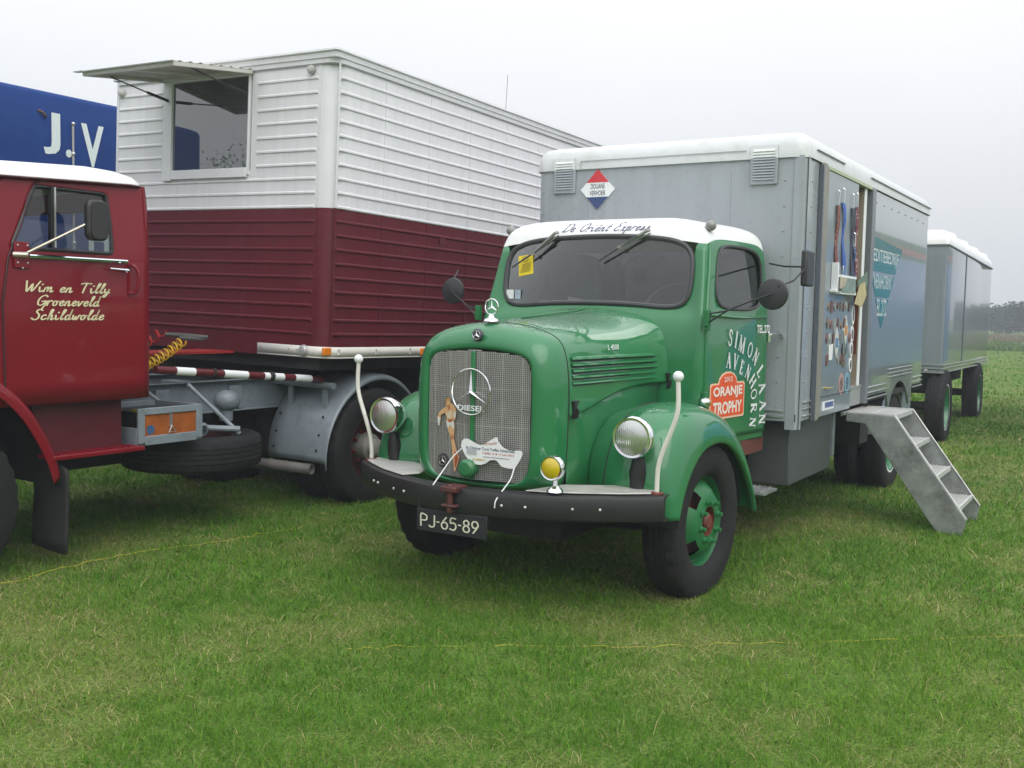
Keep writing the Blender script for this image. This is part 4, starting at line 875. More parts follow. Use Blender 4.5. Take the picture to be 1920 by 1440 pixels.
dr_ = obj('box_door', MB().box(BX1 - .02, BX1 + .012, 1.99, 2.925, .895, 2.655), mat('door_grey', (.205, .245, .27), .3, coat=.4, var=.05), body, bev=.005)
obj('door_rail', MB().box(BX1 + .0125, BX1 + .016, 1.99, 2.925, 1.035, 1.041), mat('seam_dark', (.05, .055, .06), .5), dr_)
obj('door_knob', MB().tube([(BX1 + .012, 2.16, 1.10), (BX1 + .04, 2.16, 1.10), (BX1 + .045, 2.25, 1.098)], [.010, .007, .005], 8), mat('brass', (.55, .42, .2), .35, .8), dr_)
obj('maker_plate', MB().box(BX1 + .012, BX1 + .016, 2.10, 2.42, .935, 1.0), LTXT, dr_); obj('maker_plate_face', MB().box(BX1 + .0162, BX1 + .0175, 2.17, 2.40, .952, .992), mat('maker_blue', (.08, .12, .30), .4), dr_)
# pennant with lettering on the near side
pen = MB(); pen.add([(BX1 + .0015, 3.475, 2.28), (BX1 + .0015, 4.66, 2.20), (BX1 + .0015, 4.63, 2.14), (BX1 + .0015, 4.20, 2.06), (BX1 + .0015, 4.66, 2.06), (BX1 + .0015, 4.60, 1.86), (BX1 + .0015, 3.475, 1.95)], [(0, 1, 2, 3, 4, 5, 6)])
PN = lambda y, z, e=0: (BX1 + .0018 + e, y, z)
def hbar(z0, z1):
    l = lambda z: max(3.475, 3.96 - (z - 1.52) * .95); r = lambda z: 3.96 + (z - 1.52) * 1.02
    return [PN(l(z0), z0), PN(r(z0), z0), PN(r(z1), z1), PN(l(z1), z1)]
pm = MB()
for z0, z1 in ((1.525, 1.63), (1.63, 1.78), (1.795, 1.875), (1.875, 1.99), (2.01, 2.06), (2.06, 2.20)): pm.add(hbar(z0, z1 - .001), [(0, 1, 2, 3)])
pm.add([PN(3.475, 2.30), PN(4.72, 2.25), PN(4.70, 2.205), PN(3.475, 2.205)], [(0, 1, 2, 3)])
po = obj('pennant', pm, mat('teal_pennant2', (.004, .16, .17), .35, coat=.3), body, smooth=0)
for t_, y_, z_, w0, h0 in (('PEDITIEBEDRIJF', 3.485, 2.06, 1.10, .14), ('"VENHORN"', 3.57, 1.865, .76, .13), ('EL.272', 3.775, 1.63, .37, .15)):
    pt = MB(); fit_text(pt, t_, lambda u, v: PN(y_ + u, z_ + v, .0012), w0, h0, bold=.01)
    obj('pennant_lettering', pt, mat('pennant_white', (.70, .76, .76), .25, coat=.5), po, smooth=0, kind='stuff')
# under the box: locker, exhaust
lk = obj('side_locker', MB().box(.70, 1.0, 1.62, 2.72, .44, .895), mat('locker_grey', (.062, .07, .072), .5, var=.1), gt, bev=.01)
obj('locker_rail', MB().box(.80, .98, 2.73, 2.80, .50, .895).box(.93, .99, 2.82, 2.88, .52, .895), FGREY, gt, bev=.005)
obj('exhaust_pipe', MB().tube([(.2, 1.0, .40), (.75, 1.9, .40), (.82, 2.62, .40)], .042, 14, caps=False), mat('rusty_pipe', (.12, .09, .07), .7, var=.3), gt, sol=.004)
ub = MB().box(-.95, .95, 3.9, 4.2, .5, .86).box(-.95, .6, 1.6, 3.8, .36, .85); obj('underframe_blocker', ub, DARK, gt)  # blocks made deep to keep daylight out beneath the box
obj('rear_locker', MB().box(.72, .98, 5.55, 5.98, .60, .90), FGREY, gt, bev=.006)
# ---- things hanging on the door, each its own thing
def W4(p): return GM4 @ Vector(p)
def gobj(name, mb, mats, label=None, cat=None, group=None, **k):
    """a separate thing standing in the lorry's frame"""
    o = obj(name, mb, mats, **k); o.matrix_world = GM4; return tag(o, label, cat, group)
XD = BX1 + .013
def strap(y0, z0, y1, z1, wd, x=XD, n=12, tw=0.):
    a, b = [], []
    for i in range(n + 1):
        t_ = i / n; y = y0 + (y1 - y0) * t_ + tw * math.sin(t_ * math.pi * 2) * .02; z = z0 + (z1 - z0) * t_; xx = x + .008 + .006 * math.sin(t_ * 9)
        w2 = wd * (1 - .55 * math.sin(t_ * math.pi) * (1 if tw else 0)) / 2; a.append((xx, y - w2, z)); b.append((xx, y + w2, z))
    return MB().grid([a, b])
def ltex(name, c1, c2, sc_):
    m = mat(name, c1, .6); n = m.node_tree.nodes; l = m.node_tree.links; t = n.new('ShaderNodeTexCoord'); v = n.new('ShaderNodeTexVoronoi'); v.inputs['Scale'].default_value = sc_; l.new(t.outputs['Object'], v.inputs['Vector'])
    r = n.new('ShaderNodeValToRGB'); r.color_ramp.interpolation = 'CONSTANT'; r.color_ramp.elements[0].color = (*c2, 1); r.color_ramp.elements[1].position = .28; r.color_ramp.elements[1].color = (*c1, 1); l.new(v.outputs['Distance'], r.inputs[0]); l.new(r.outputs[0], n['Principled BSDF'].inputs['Base Color']); return m
LY = 'lanyards hanging on the grey door'
def lanyard(y0, z0, y1, z1, wd, m, label, tw=0.):
    o = gobj('lanyard', strap(y0, z0, y1, z1, wd, tw=tw), m, label, 'lanyard', LY, sol=.003, smooth=0)
    hk_ = obj('hook', MB().tube([(XD, y0, z0 + .11), (XD + .012, y0, z0 + .10), (XD + .010, y0, z0)], .004, 6), CHROME, o); cl = obj('clip', MB().box(XD + .006, XD + .014, y1 - wd * .3, y1 + wd * .3, z1 - .07, z1), CHROME, o, bev=.002)
lanyard(2.30, 2.43, 2.29, 1.93, .075, ltex('lanyard_red_gold', (.16, .03, .03), (.55, .38, .14), 60), 'dark red lanyard with gold print, left of the blue one')
lanyard(2.44, 2.46, 2.52, 2.0, .10, mat('lanyard_blue', (.03, .10, .42), .55), 'plain blue twisted lanyard with a metal clip', tw=1.)
lanyard(2.73, 2.45, 2.78, 1.85, .075, mat('lanyard_navy', (.035, .04, .07), .6), 'dark navy lanyard, longest on the door')
lm = mat('lanyard_crimson', (.20, .025, .04), .6)
lanyard(2.86, 2.47, 2.90, 1.93, .07, ltex('lanyard_red_white', (.17, .022, .035), (.62, .6, .6), 45), 'crimson lanyard with white print beside the door opening')
lanyard(2.82, 2.16, 2.88, 1.88, .06, ltex('lanyard_blue_pattern', (.03, .06, .16), (.35, .4, .5), 60), 'short dark blue patterned lanyard over the green card')
rk = MB().box(XD, XD + .05, 2.20, 2.225, 1.80, 2.01).box(XD, XD + .05, 2.225, 2.76, 1.905, 1.925).box(XD, XD + .05, 2.30, 2.76, 1.785, 1.81).box(XD, XD + .05, 2.16, 2.225, 1.795, 1.815)
rack = gobj('letter_rack', rk, LTXT, 'white wire letter rack fixed to the grey door', 'rack', bev=.003)
def card(name, pts, m, label, x=XD + .03, cat='card', t=.003, **k):
    return gobj(name, MB().prism(pts, lambda u, v, w_: (x + w_, u, v), t), m, label, cat, smooth=0)
card('leaflet', [(2.30, 1.80), (2.72, 1.80), (2.72, 1.90), (2.30, 1.905)], mat('leaflet_grey_green', (.20, .27, .24), .5, var=.4, vscale=20), 'grey green leaflet standing in the white rack', x=XD + .052, cat='leaflet')
card('leaflet', [(2.22, 1.82), (2.36, 1.84), (2.44, 1.90), (2.22, 1.91)], mat('leaflet_beige', (.42, .37, .29), .6, var=.2), 'crumpled beige leaflet at the left end of the rack', x=XD + .058, cat='leaflet')
card('card', [(2.86, 1.90), (3.16, 1.985), (3.18, 1.88), (2.95, 1.80), (2.86, 1.84)], mat('card_green', (.12, .19, .14), .6, var=.1), 'dull green card stuck out over the doorway edge', x=XD + .035)
card('envelope', [(2.74, 1.72), (2.88, 1.87), (3.05, 1.90), (3.12, 1.80), (2.98, 1.70)], mat('envelope_yellow', (.48, .41, .22), .6, var=.15), 'creased yellowish envelope below the green card', x=XD + .045, cat='envelope')
# badges in rows
BG = 'small badges pinned on the grey door'
bcols = [(.20, .155, .105), (.34, .29, .18), (.15, .085, .07), (.13, .165, .14), (.36, .36, .34), (.07, .07, .08), (.22, .10, .08), (.46, .45, .40)]
bnames = ['bronze', 'brass', 'dark red', 'moss green', 'silver', 'black', 'brick red', 'ivory']
spots = [(y, z, i) for z, ys_ in ((1.70, np.arange(2.16, 2.80, .085)), (1.565, np.arange(2.14, 2.72, .10)), (1.46, (2.14, 2.24, 2.33, 2.52, 2.82)), (1.375, (2.22, 2.60, 2.72)), (1.30, (2.17, 2.48, 2.58, 2.66))) for i, y in enumerate(ys_)]
rows_w = {1.70: 'top row', 1.565: 'second row', 1.46: 'third row', 1.375: 'fourth row', 1.30: 'bottom row'}
bshape = [MB().lathe([(0, .006), (.8, .006), (1, 0)], axis='x', n=10), MB().prism([(-.8, -1.1), (.8, -1.1), (.8, .9), (0, 1.2), (-.8, .9)], lambda u, v, w_: (w_, u, v), .006), MB().prism([(0, -1.2), (.8, 0), (0, 1.2), (-.8, 0)], lambda u, v, w_: (w_, u, v), .006)]
ords = ['first', 'second', 'third', 'fourth', 'fifth', 'sixth', 'seventh', 'eighth', 'ninth']
for k, (y, z, i) in enumerate(spots):
    s_ = .024 + .014 * random.random(); q = MB(); b0 = bshape[k % 3]; zz = 1.15 if z > 1.5 else 1.3
    q.add([(x if k % 3 else x, a * s_, b * s_ * zz) for x, a, b in b0.v], b0.f); ci_ = (k * 5 + i) % 8
    o = obj('badge', q, mat('badge_' + bnames[ci_].replace(' ', '_'), bcols[ci_], .4, .3, var=.5, vscale=60), smooth=0)
    o.matrix_world = GM4 @ Matrix.Translation((XD, y, z + random.uniform(-.012, .012)))
    tag(o, '%s badge, %s from the left in the %s on the grey door' % (bnames[ci_], ords[i], rows_w[z]), 'badge', BG)
def diamond(cy, cz, hy, hz2, c, label):
    o = gobj('diamond_badge', MB().prism([(cy, cz - hz2), (cy + hy, cz), (cy, cz + hz2), (cy - hy, cz)], lambda u, v, w_: (XD + w_, u, v), .006), mat('diamond_white', (.55, .56, .54), .45), label, 'badge', BG, smooth=0)
    obj('diamond_face', MB().prism([(cy - hy * .55, cz - hz2 * .3), (cy + hy * .55, cz - hz2 * .3), (cy + hy * .55, cz + hz2 * .3), (cy - hy * .55, cz + hz2 * .3)], lambda u, v, w_: (XD + .0065 + w_, u, v), .001), c, o, smooth=0)
diamond(2.68, 1.515, .075, .115, mat('diamond_orange', (.55, .24, .05), .45), 'white diamond badge with an orange centre on the grey door')
diamond(2.42, 1.425, .08, .12, mat('diamond_blue', (.12, .22, .36), .45), 'white diamond badge with a blue centre on the grey door')
for k, (y, z, hh) in enumerate(((2.895, 1.635, .10), (2.885, 1.485, .085), (2.88, 1.365, .08), (2.875, 1.245, .075))):
    oy = .045; P = [(y + oy * math.cos(a), z + hh * .78 * math.sin(a)) for a in np.linspace(0, 2 * math.pi, 17)[:-1]]
    o = gobj('oval_medal', MB().prism(P, lambda u, v, w_: (XD + w_, u, v), .006), LTXT, ['topmost', 'second', 'third', 'lowest'][k] + ' white oval medal in the strip at the door edge', 'medal', 'oval medals in a strip', smooth=0)
    obj('medal_face', MB().prism([(y + (a - y) * .62, z + (b - z) * .62) for a, b in P], lambda u, v, w_: (XD + .0065 + w_, u, v), .001), ltex('medal_%d' % k, (.10, .10, .12), (.42, .38, .33), 70 + 9 * k), o, smooth=0)
card('tag_card', [(2.21, 1.30), (2.30, 1.30), (2.32, 1.42), (2.20, 1.41)], PAPERW, 'small white paper tag hanging below the badges', x=XD + .004)
for y, c, nm in ((2.62, (.42, .28, .26), 'pinkish round sticker with dark stripes, left of the two low stickers'), (2.80, (.20, .36, .44), 'pale blue ring shaped sticker low on the door edge')):
    P = [(y + .075 * math.cos(a), 1.105 + .085 * math.sin(a)) for a in np.linspace(0, 2 * math.pi, 21)[:-1]]
    o = gobj('door_sticker', MB().prism(P, lambda u, v, w_: (XD + w_, u, v), .002), mat('sticker_%d' % int(y * 100), c, .5), nm, 'sticker', smooth=0)
    obj('sticker_print', MB().prism([(y + (a - y) * .6, 1.105 + (b - 1.105) * .6) for a, b in P], lambda u, v, w_: (XD + .0025 + w_, u, v), .001), ltex('stprint_%d' % int(y * 100), (c[0] * .3, c[1] * .3, c[2] * .35), (c[0] * 1.2, c[1] * 1.2, c[2] * 1.2), 50), o, smooth=0)
# ---- plaque and figure on the grille, papers in the windscreen
def PQ(u, v, w_=0): return (-.05 + u + .0, -.862 - w_ + .045 * max(0, (u - .06)) , .79 + v)
ol = [(0, .095), (.012, .128), (.045, .135), (.10, .112), (.135, .110), (.18, .136), (.212, .155), (.224, .153), (.236, .128), (.265, .104), (.31, .093), (.355, .098), (.375, .088), (.37, .06), (.345, .02), (.325, .0), (.26, .004), (.235, .025), (.215, .036), (.18, .03), (.155, .012), (.115, .002), (.07, .01), (.03, .045)]
pq = gobj('rally_plaque', MB().prism([tuple(p) for p in catmull(ol + [ol[0]], 3)[:-1]], lambda u, v, w_: PQ(u, v, -w_ + .004), .004), PAPERW, 'white clog shaped rally plaque hanging on the radiator grille', 'plaque', smooth=0)
tx = [('8e Oldtimer Truck Treffen Achterhoek', .035, .082, .30, .016, 'plq_navy', (.05, .07, .14)), ('Tuldijk 16 & 17 juni 2012', .135, .060, .195, .014, 'plq_red', (.50, .05, .04)), ('www.oldtransport.nl', .14, .042, .16, .011, 'plq_grey', (.12, .12, .14)), ('JUMBO', .075, .020, .085, .016, 'plq_yellow', (.55, .40, .02))]
for body_, u0, v0, w0, h0, mn, mc in tx:
    t_ = MB(); fit_text(t_, body_, lambda u, v: PQ(u0 + u, v0 + v, .0055), w0, h0, bold=.01); obj('plaque_lettering', t_, mat(mn, mc, .5), pq, smooth=0)
t_ = MB(); fit_text(t_, 'formulier', lambda u, v: PQ(.145 + u, .108 + v + u * .16, .0055), .085, .017); obj('plaque_lettering', t_, mat('plq_orange', (.45, .14, .05), .5), pq, smooth=0)
ln = MB()
for k in range(5): ln.box(-.01 + k * .013, -.0 + k * .013, -.8690, -.8682, .845, .875)
obj('truck_drawing', ln, mat('plq_lightgrey', (.45, .46, .5), .5), pq, smooth=0)
for pts in ([(-.045, -.865, .87), (-.09, -.885, .82), (-.12, -.93, .75), (-.125, -.99, .70), (-.12, -1.02, .685)], [(.285, -.86, .795), (.28, -.885, .74), (.265, -.93, .69), (.255, -.985, .64), (.25, -.99, .60)]):
    obj('plaque_string', MB().tube([tuple(p) for p in catmull(pts, 6)], .0035, 6), LTXT, pq)
# printed cut-out of a woman in white shorts and gloves, fixed on the grille
def FG(u, v, w_=0): return (-.275 + u, gy(-.275 + u) - .016 - w_, .73 + v)
k_ = .40 / 1330.
def Z9(pts): return [(p[0] * .000365, (1420 - p[1]) * .000302) for p in pts]
fg_out = Z9([(430, 1420), (400, 1180), (370, 980), (350, 820), (290, 680), (250, 540), (255, 450), (225, 360), (130, 410), (125, 470), (105, 620), (75, 590), (65, 440), (100, 360), (160, 300), (240, 250), (215, 150), (240, 85), (290, 70), (325, 120), (325, 185), (375, 195), (430, 260), (450, 330), (430, 470), (395, 480), (415, 560), (415, 660), (405, 790), (440, 950), (480, 1050), (525, 1150), (500, 1250), (450, 1400)])
fgo = obj('pinup_figure', MB().prism(fg_out, lambda u, v, w_: FG(u, v, -w_), .004), SKIN); fgo.matrix_world = GM4; tag(fgo, 'painted cut-out figure of a woman in white shorts and gloves', 'cut-out figure')
def fgp(name, pts, m, lv=1): obj(name, MB().prism(Z9(pts), lambda u, v, w_: FG(u, v, .0006 * lv + w_), .0004), m, fgo, smooth=0)
fgp('hair', [(215, 150), (240, 85), (290, 70), (325, 120), (320, 160), (300, 105), (260, 110), (245, 180), (240, 240)], HAIRM); fgp('shirt', [(240, 370), (300, 340), (365, 300), (365, 440), (330, 470), (270, 450)], mat('print_shirt', (.60, .50, .36), .55)); fgp('neck_shade', [(255, 230), (320, 200), (325, 270), (290, 310)], SKIN_D)
fgp('belt', [(275, 470), (385, 460), (375, 505), (330, 530), (285, 515)], SKIN_D); fgp('shorts', [(250, 480), (290, 525), (340, 530), (395, 490), (415, 560), (410, 640), (380, 630), (350, 580), (320, 570), (285, 650), (255, 570)], CLOTHM)
fgp('glove', [(65, 440), (130, 470), (105, 620), (75, 590)], CLOTHM); fgp('glove', [(400, 330), (448, 320), (440, 420), (400, 450)], CLOTHM); fgp('legs_shade', [(345, 740), (400, 760), (410, 830), (365, 830)], SKIN_D); fgp('boot', [(430, 1030), (470, 1060), (510, 1160), (460, 1330), (440, 1330), (430, 1180)], mat('print_rust', (.36, .09, .035), .55))
# windscreen papers
pn = MB().prism([(-.565, 1.845), (-.455, 1.865), (-.47, 1.995), (-.58, 1.98)], lambda u, v, w_: (u, .548 + (v - 1.85) * .12 + w_, v), .002)
no_ = gobj('paper_notice', pn, PAPERY, 'yellow printed notice behind the windscreen', 'notice', smooth=0)
ntx = MB()
for k in range(7): ntx.add([(-.555 + .002 * k, .543 + (1.875 + k * .008 - 1.85) * .12, 1.868 + k * .009), (-.475, .543 + (1.875 + k * .008 - 1.85) * .12, 1.882 + k * .009), (-.475, .543 + (1.875 + k * .008 - 1.85) * .12, 1.885 + k * .009), (-.555 + .002 * k, .543 + (1.875 + k * .008 - 1.85) * .12, 1.871 + k * .009)], [(0, 1, 2, 3)])
ntx.tube([(-.52 + .022 * math.cos(a), .552, 1.962 + .016 * math.sin(a)) for a in np.linspace(0, 2 * math.pi, 21)[:-1]], .0025, 5, closed=True); obj('notice_print', ntx, mat('notice_brown', (.22, .15, .02), .6), no_, smooth=0)
for x0, x1, c in ((-.645, -.59, PAPERW), (-.58, -.535, mat('sticker_pale_blue', (.35, .42, .5), .5, var=.5, vscale=90))):
    obj('windscreen_sticker', MB().box(x0, x1, .524, .526, 1.695, 1.755), c, gt)
gobj('dash_paper', MB().prism([(-.20, 1.665), (-.08, 1.665), (-.10, 1.70), (-.20, 1.715)], lambda u, v, w_: (u, .58 + w_ + (1.7 - v) * .6, v), .002), PAPERW, 'folded white paper lying on the dashboard', 'paper', smooth=0)
# ================================================================== STEPS AT THE BOX DOOR
st_ = thing('boarding_steps', 'folding aluminium steps with grated treads in front of the box door', 'steps', GM4)
def stringer(y0, y1):
    P = [(1.075, .865), (1.075, .80), (1.22, .79), (1.72, .085), (1.79, .0), (1.965, .0), (1.985, .12), (1.44, .865)]
    return obj('stringer', MB().prism(P, lambda u, v, w_: (u, y0 + w_, v), y1 - y0), GALV, st_, bev=.004)
for y0, y1 in ((2.86, 2.872), (3.575, 3.587)):
    stringer(y0, y1)
for y0, y1 in ((2.858, 2.89), (3.557, 3.589)):
    obj('stringer_edge', MB().tube([(1.075, (y0 + y1) / 2, .868), (1.44, (y0 + y1) / 2, .868), (1.985, (y0 + y1) / 2, .125)], .007, 6), ALU, st_)
def tread(x0, x1, z, cross=False):
    t_ = MB()
    t_.box(x1 - .012, x1, 2.874, 3.573, z - .035, z + .002).box(x0, x0 + .008, 2.874, 3.573, z - .03, z)
    n_ = int((x1 - x0) / .022)
    for k in range(1, n_): x = x0 + k * (x1 - x0) / n_; t_.box(x - .003, x + .003, 2.874, 3.573, z - .022, z)
    for k in range(1, 22): y = 2.874 + k * .699 / 22; t_.box(x0, x1, y - .003, y + .003, z - .010, z - .001)
    return obj('tread', t_, mat('tread_grating', (.74, .74, .72), .42, .6, var=.1), st_, smooth=0)
tread(1.03, 1.255, .866); tread(1.26, 1.44, .866)
for k, z in enumerate((.645, .425, .205)): x1 = 1.585 + k * .173; tread(x1 - .20, x1, z)
for k, z in enumerate((.645, .425, .205)):
    x1 = 1.44 + k * .173
    obj('riser', MB().add([(x1 - .14, 2.874, z + .185), (x1 - .14, 3.573, z + .185), (x1 - .125, 3.573, z + .003), (x1 - .125, 2.874, z + .003)], [(0, 1, 2, 3)]), GALV, st_, smooth=0, sol=.003)
lf = MB().prism([(0, 0), (.05, -.02), (.095, .02), (.08, .055), (.02, .05)], lambda u, v, w_: (1.475 + v * 1.2, 2.90 + u * 1.6, .651 + w_ + .01 * math.sin(u * 60)), .002)
o = obj('fallen_leaf', lf, mat('leaf_orange', (.55, .28, .07), .6), smooth=0); o.matrix_world = GM4; tag(o, 'pale orange scrap lying on the upper tread of the steps', 'scrap')
# ================================================================== DRAWBAR TRAILER
a_ = (5.7, 13.85)
TM = vmat(5.78, 13.82, 0, 29.9, -.6)
tl_ = thing('box_trailer', 'long grey two axle box trailer behind the green lorry', 'trailer', TM)
b5 = part('box_body', tl_)
x0, x1, y0, y1, z0, z1 = -2.1, 0, -.28, 5.45, .9, 2.60
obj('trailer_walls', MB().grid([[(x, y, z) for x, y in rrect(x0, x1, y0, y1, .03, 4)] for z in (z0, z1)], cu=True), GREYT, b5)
obj('trailer_roof', MB().grid([[(x, y, z) for x, y in rrect(x0 - .015 + o_, x1 + .015 - o_, y0 - .015 + o_, y1 + .015 - o_, .05 + o_ * .5, 6)] for o_, z in ((0, 2.585), (0, 2.64), (.03, 2.72), (.10, 2.775), (.25, 2.80), (.6, 2.81), (1.0, 2.812))], cu=True), WHITE, b5, smooth=60)
for y in (.6, 2.0, 3.4, 4.8): obj('roof_bow', MB().tube([(x1 - .02, y, 2.66), (x1 - .06, y, 2.76), (x1 - .2, y, 2.815), (-1, y, 2.83), (-1.9, y, 2.815)], .04, 8), WHITE, b5)
obj('roof_edge_trim', MB().box(x0 - .02, x1 + .018, y0 - .018, y1 + .018, 2.572, 2.590), mat('trim_dark', (.10, .11, .11), .5), b5)
for z in (.90, .955, 1.0): obj('side_moulding', MB().box(x1 + .001, x1 + .014, y0, y1, z, z + .013), ALU, b5, bev=.003); obj('front_moulding', MB().box(x0, x1, y0 - .012, y0 - .001, z, z + .012), ALU, b5)
for y in (1.72,): obj('panel_joint', MB().box(x1 + .0005, x1 + .008, y - .03, y + .03, 1.02, 2.57), mat('joint_dark', (.10, .12, .14), .4), b5)
for x in (-.32, -.2): obj('marker_lamp', MB().lathe([(0, -.016), (.022, -.012), (.024, 0)], (x, y0 - .012, .93), 'y', 12), LENS, b5)
obj('trailer_frame', MB().box(-1.7, -.4, -.2, 5.3, .62, .88).box(-1.1, -1.0, -2.2, -.2, .62, .72), DARK, tl_)
for y in (.0, 4.0):
    for s in (1, -1): wheel(tl_, -1.04 + s * .98, y, .44, .50, .24, s, 'rear')
    obj('axle', MB().tube([(-2.0, y, .44), (-.1, y, .44)], .06, 10), DARK, tl_)
obj('mud_flap', MB().box(-.30, -.02, 4.62, 4.64, .28, .88), BLACKM, tl_)
# ================================================================== MAROON AND WHITE SEMI TRAILER
T2M = vmat(-1.4473, 7.9009, 0, 30.9, -.85, 1.1)
t2 = thing('semi_trailer', 'tall semi trailer, white ribbed panels above maroon ones', 'semi trailer', T2M)
TW, TL, TB, TZ, TT = -2.50, 7.2, 1.235, 2.366, 3.445
post = .2
# walls: front is set between corner posts; the far front corner is nearly square
def t2ring(r=.14):
    return [(TW + (x - TW) * .15, y * .15) if (x < TW + .2 and y < .2) else (x, y) for x, y in rrect(TW, 0, 0, TL, r, 6)]
for nm, z0, z1, m_ in (('maroon_wall', 1.335, TZ, MAROON_T), ('white_wall', TZ, TT + .02, TWHITE)):
    w_ = MB().grid([[(x, y, z) for x, y in t2ring()] for z in (z0, z1)], cu=True, skip=(lambda i, j: False))
    if nm == 'white_wall':
        # opening for the window: the front wall's flat face is rebuilt round it
        pts = t2ring(); n_ = len(pts); w_ = MB().grid([[(x, y, z) for x, y in pts] for z in (z0, z1)], cu=True, skip=lambda i, j: abs(pts[j][1]) < 1e-4 and abs(pts[(j + 1) % n_][1]) < 1e-4)
        wx0, wx1, wz0, wz1 = -1.83, -.86, 2.665, 3.43
        for a, b, c, d in ((TW + .021, wx0, z0, z1), (wx1, -.14, z0, z1), (wx0, wx1, z0, wz0), (wx0, wx1, wz1, z1)): w_.add([(a, 0, c), (b, 0, c), (b, 0, d), (a, 0, d)], [(0, 1, 2, 3)])
    obj(nm, w_, m_, t2)
def rib_side(y0, y1, z, m_):
    return obj('rib', MB().add([(0, y0, z + .022), (.010, y0 + .01, z + .013), (.010, y0 + .01, z + .001), (0, y0, z - .006), (0, y1, z + .022), (.010, y1 - .01, z + .013), (.010, y1 - .01, z + .001), (0, y1, z - .006)],
               [(0, 1, 2, 3), (7, 6, 5, 4), (0, 4, 5, 1), (1, 5, 6, 2), (2, 6, 7, 3)]), m_, t2, smooth=0)
def rib_front(x0, x1, z, m_):
    return obj('rib', MB().add([(x0, 0, z + .022), (x0 + .01, -.010, z + .013), (x0 + .01, -.010, z + .001), (x0, 0, z - .006), (x1, 0, z + .022), (x1 - .01, -.010, z + .013), (x1 - .01, -.010, z + .001), (x1, 0, z - .006)],
               [(3, 2, 1, 0), (4, 5, 6, 7), (1, 5, 4, 0), (2, 6, 5, 1), (3, 7, 6, 2)]), m_, t2, smooth=0)
rw = rm_ = None
for k in range(-9, 11):
    z = TZ + k * .108; m_ = TWHITE if k >= 0 else MAROON_T
    if z < 1.36: continue
    if k > 0 or k < 0 or k == 0:
        if k >= 0:
            if rw is None: rw = rib_side(.05, TL - .05, 0, TWHITE); rw.location = (0, 0, z)
            else: dup(rw, t2, (0, 0, z))
        else:
            if rm_ is None: rm_ = rib_side(.05, TL - .05, 0, MAROON_T); rm_.location = (0, 0, z)
            else: dup(rm_, t2, (0, 0, z))
    if k >= 0 and 2.62 < z < 3.46: rib_front(TW + .05, -1.89, z, m_); rib_front(-.80, -.165, z, m_)
    else: rib_front(TW + .05, -.165, z, m_)
for x, y in ((-.155, -.004), (TW + .035, -.004)):
    obj('joint_strip', MB().box(x - .012, x + .012, y, y + .003, TZ, TT), TWHITE, t2); obj('joint_strip', MB().box(x - .012, x + .012, y, y + .003, 1.34, TZ), MAROON_T, t2)
obj('joint_strip', MB().box(.0005, .006, .03, .048, TZ, TT), TWHITE, t2); obj('joint_strip', MB().box(.0005, .006, .03, .048, 1.34, TZ), MAROON_T, t2)
# roof cap: stepped rain rail
obj('roof_cap', MB().grid([[(x, y, z) for x, y in rrect(TW - o_, o_, -o_, TL + o_, .10 if o_ < .016 else .025, 6)] for o_, z in ((.004, TT), (.012, TT + .004), (.014, TT + .035), (.024, TT + .04), (.026, TT + .075), (.042, TT + .085), (.04, TT + .10), (-.05, TT + .115), (-.6, TT + .125), (-1.2, TT + .13))], cu=True), TWHITE, t2, smooth=30)
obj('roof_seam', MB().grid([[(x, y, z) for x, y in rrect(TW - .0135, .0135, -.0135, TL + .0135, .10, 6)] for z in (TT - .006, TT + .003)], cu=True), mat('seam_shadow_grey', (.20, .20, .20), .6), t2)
for y in np.arange(.62, 7, .62):
    for za, zb_, m_ in ((1.36, TZ, MAROON_T), (TZ + .03, TT - .01, TWHITE)): obj('panel_seam', MB().box(.0005, .003, y - .012, y + .012, za, zb_), m_, t2, smooth=0)
# skirt
sk = rrect(TW + .01, .012, -.012, TL, .15, 6)
obj('skirt_rail', MB().grid([[(x, y, z) for x, y in sk] for z in (1.305, 1.345)], cu=True), MAROON_T, t2)
def on_front(j): (xa, ya), (xb, yb) = sk[j], sk[(j + 1) % len(sk)]; return ya < 0 and yb < 0 and (xa + xb) / 2 < -.9
# white skirt: the near part of the front and the whole side
P = [(-.72, -.012)] + [p for p in sk if p[0] > -.3 and p[1] < 1] + [(.012, TL)]
obj('white_skirt', MB().grid([[(x, y, z) for x, y in P] for z in (1.225, 1.305)]).grid([[(P[i][0] * 1.0 - (.0 if i < 3 else .03), P[i][1] + (.03 if i < 6 else 0), 1.2255) for i in range(len(P))], [(x, y, 1.2255) for x, y in P]]), CREAM, t2, sol=.01)
obj('front_beam', MB().box(TW + .01, -.725, -.010, .02, 1.215, 1.305), MAROON_T, t2)
bl_ = MB()
for y in np.arange(.12, 7, .46):
    for z in (1.245, 1.285): bl_.sphere((.013, y, z), .009, 4)
for x in (-.68, -.38, -.30): bl_.sphere((x, -.013, 1.275), .008, 4)
obj('rivets', bl_, ALU, t2, kind='stuff')
for za, zb_, m_ in ((1.4, TZ, MAROON_T), (TZ + .02, 3.45, TWHITE)):
    bl_ = MB()
    for z in np.arange(za, zb_, .055): bl_.sphere((-.155, -.0045, z), .0045, 3); bl_.sphere((.007, .04, z), .0045, 3)
    obj('rivets', bl_, m_, t2, kind='stuff')
def round_lamp(x, z, m_, R): 
    l_ = obj('marker_lamp', MB().lathe([(0, -.045), (R * .7, -.04), (R, -.02), (R * 1.05, 0)], (x, -.004, z), 'y', 20), m_, t2)
LG = mat('lamp_grey_lens', (.40, .40, .38), .3, coat=.4, var=.2, vscale=30)
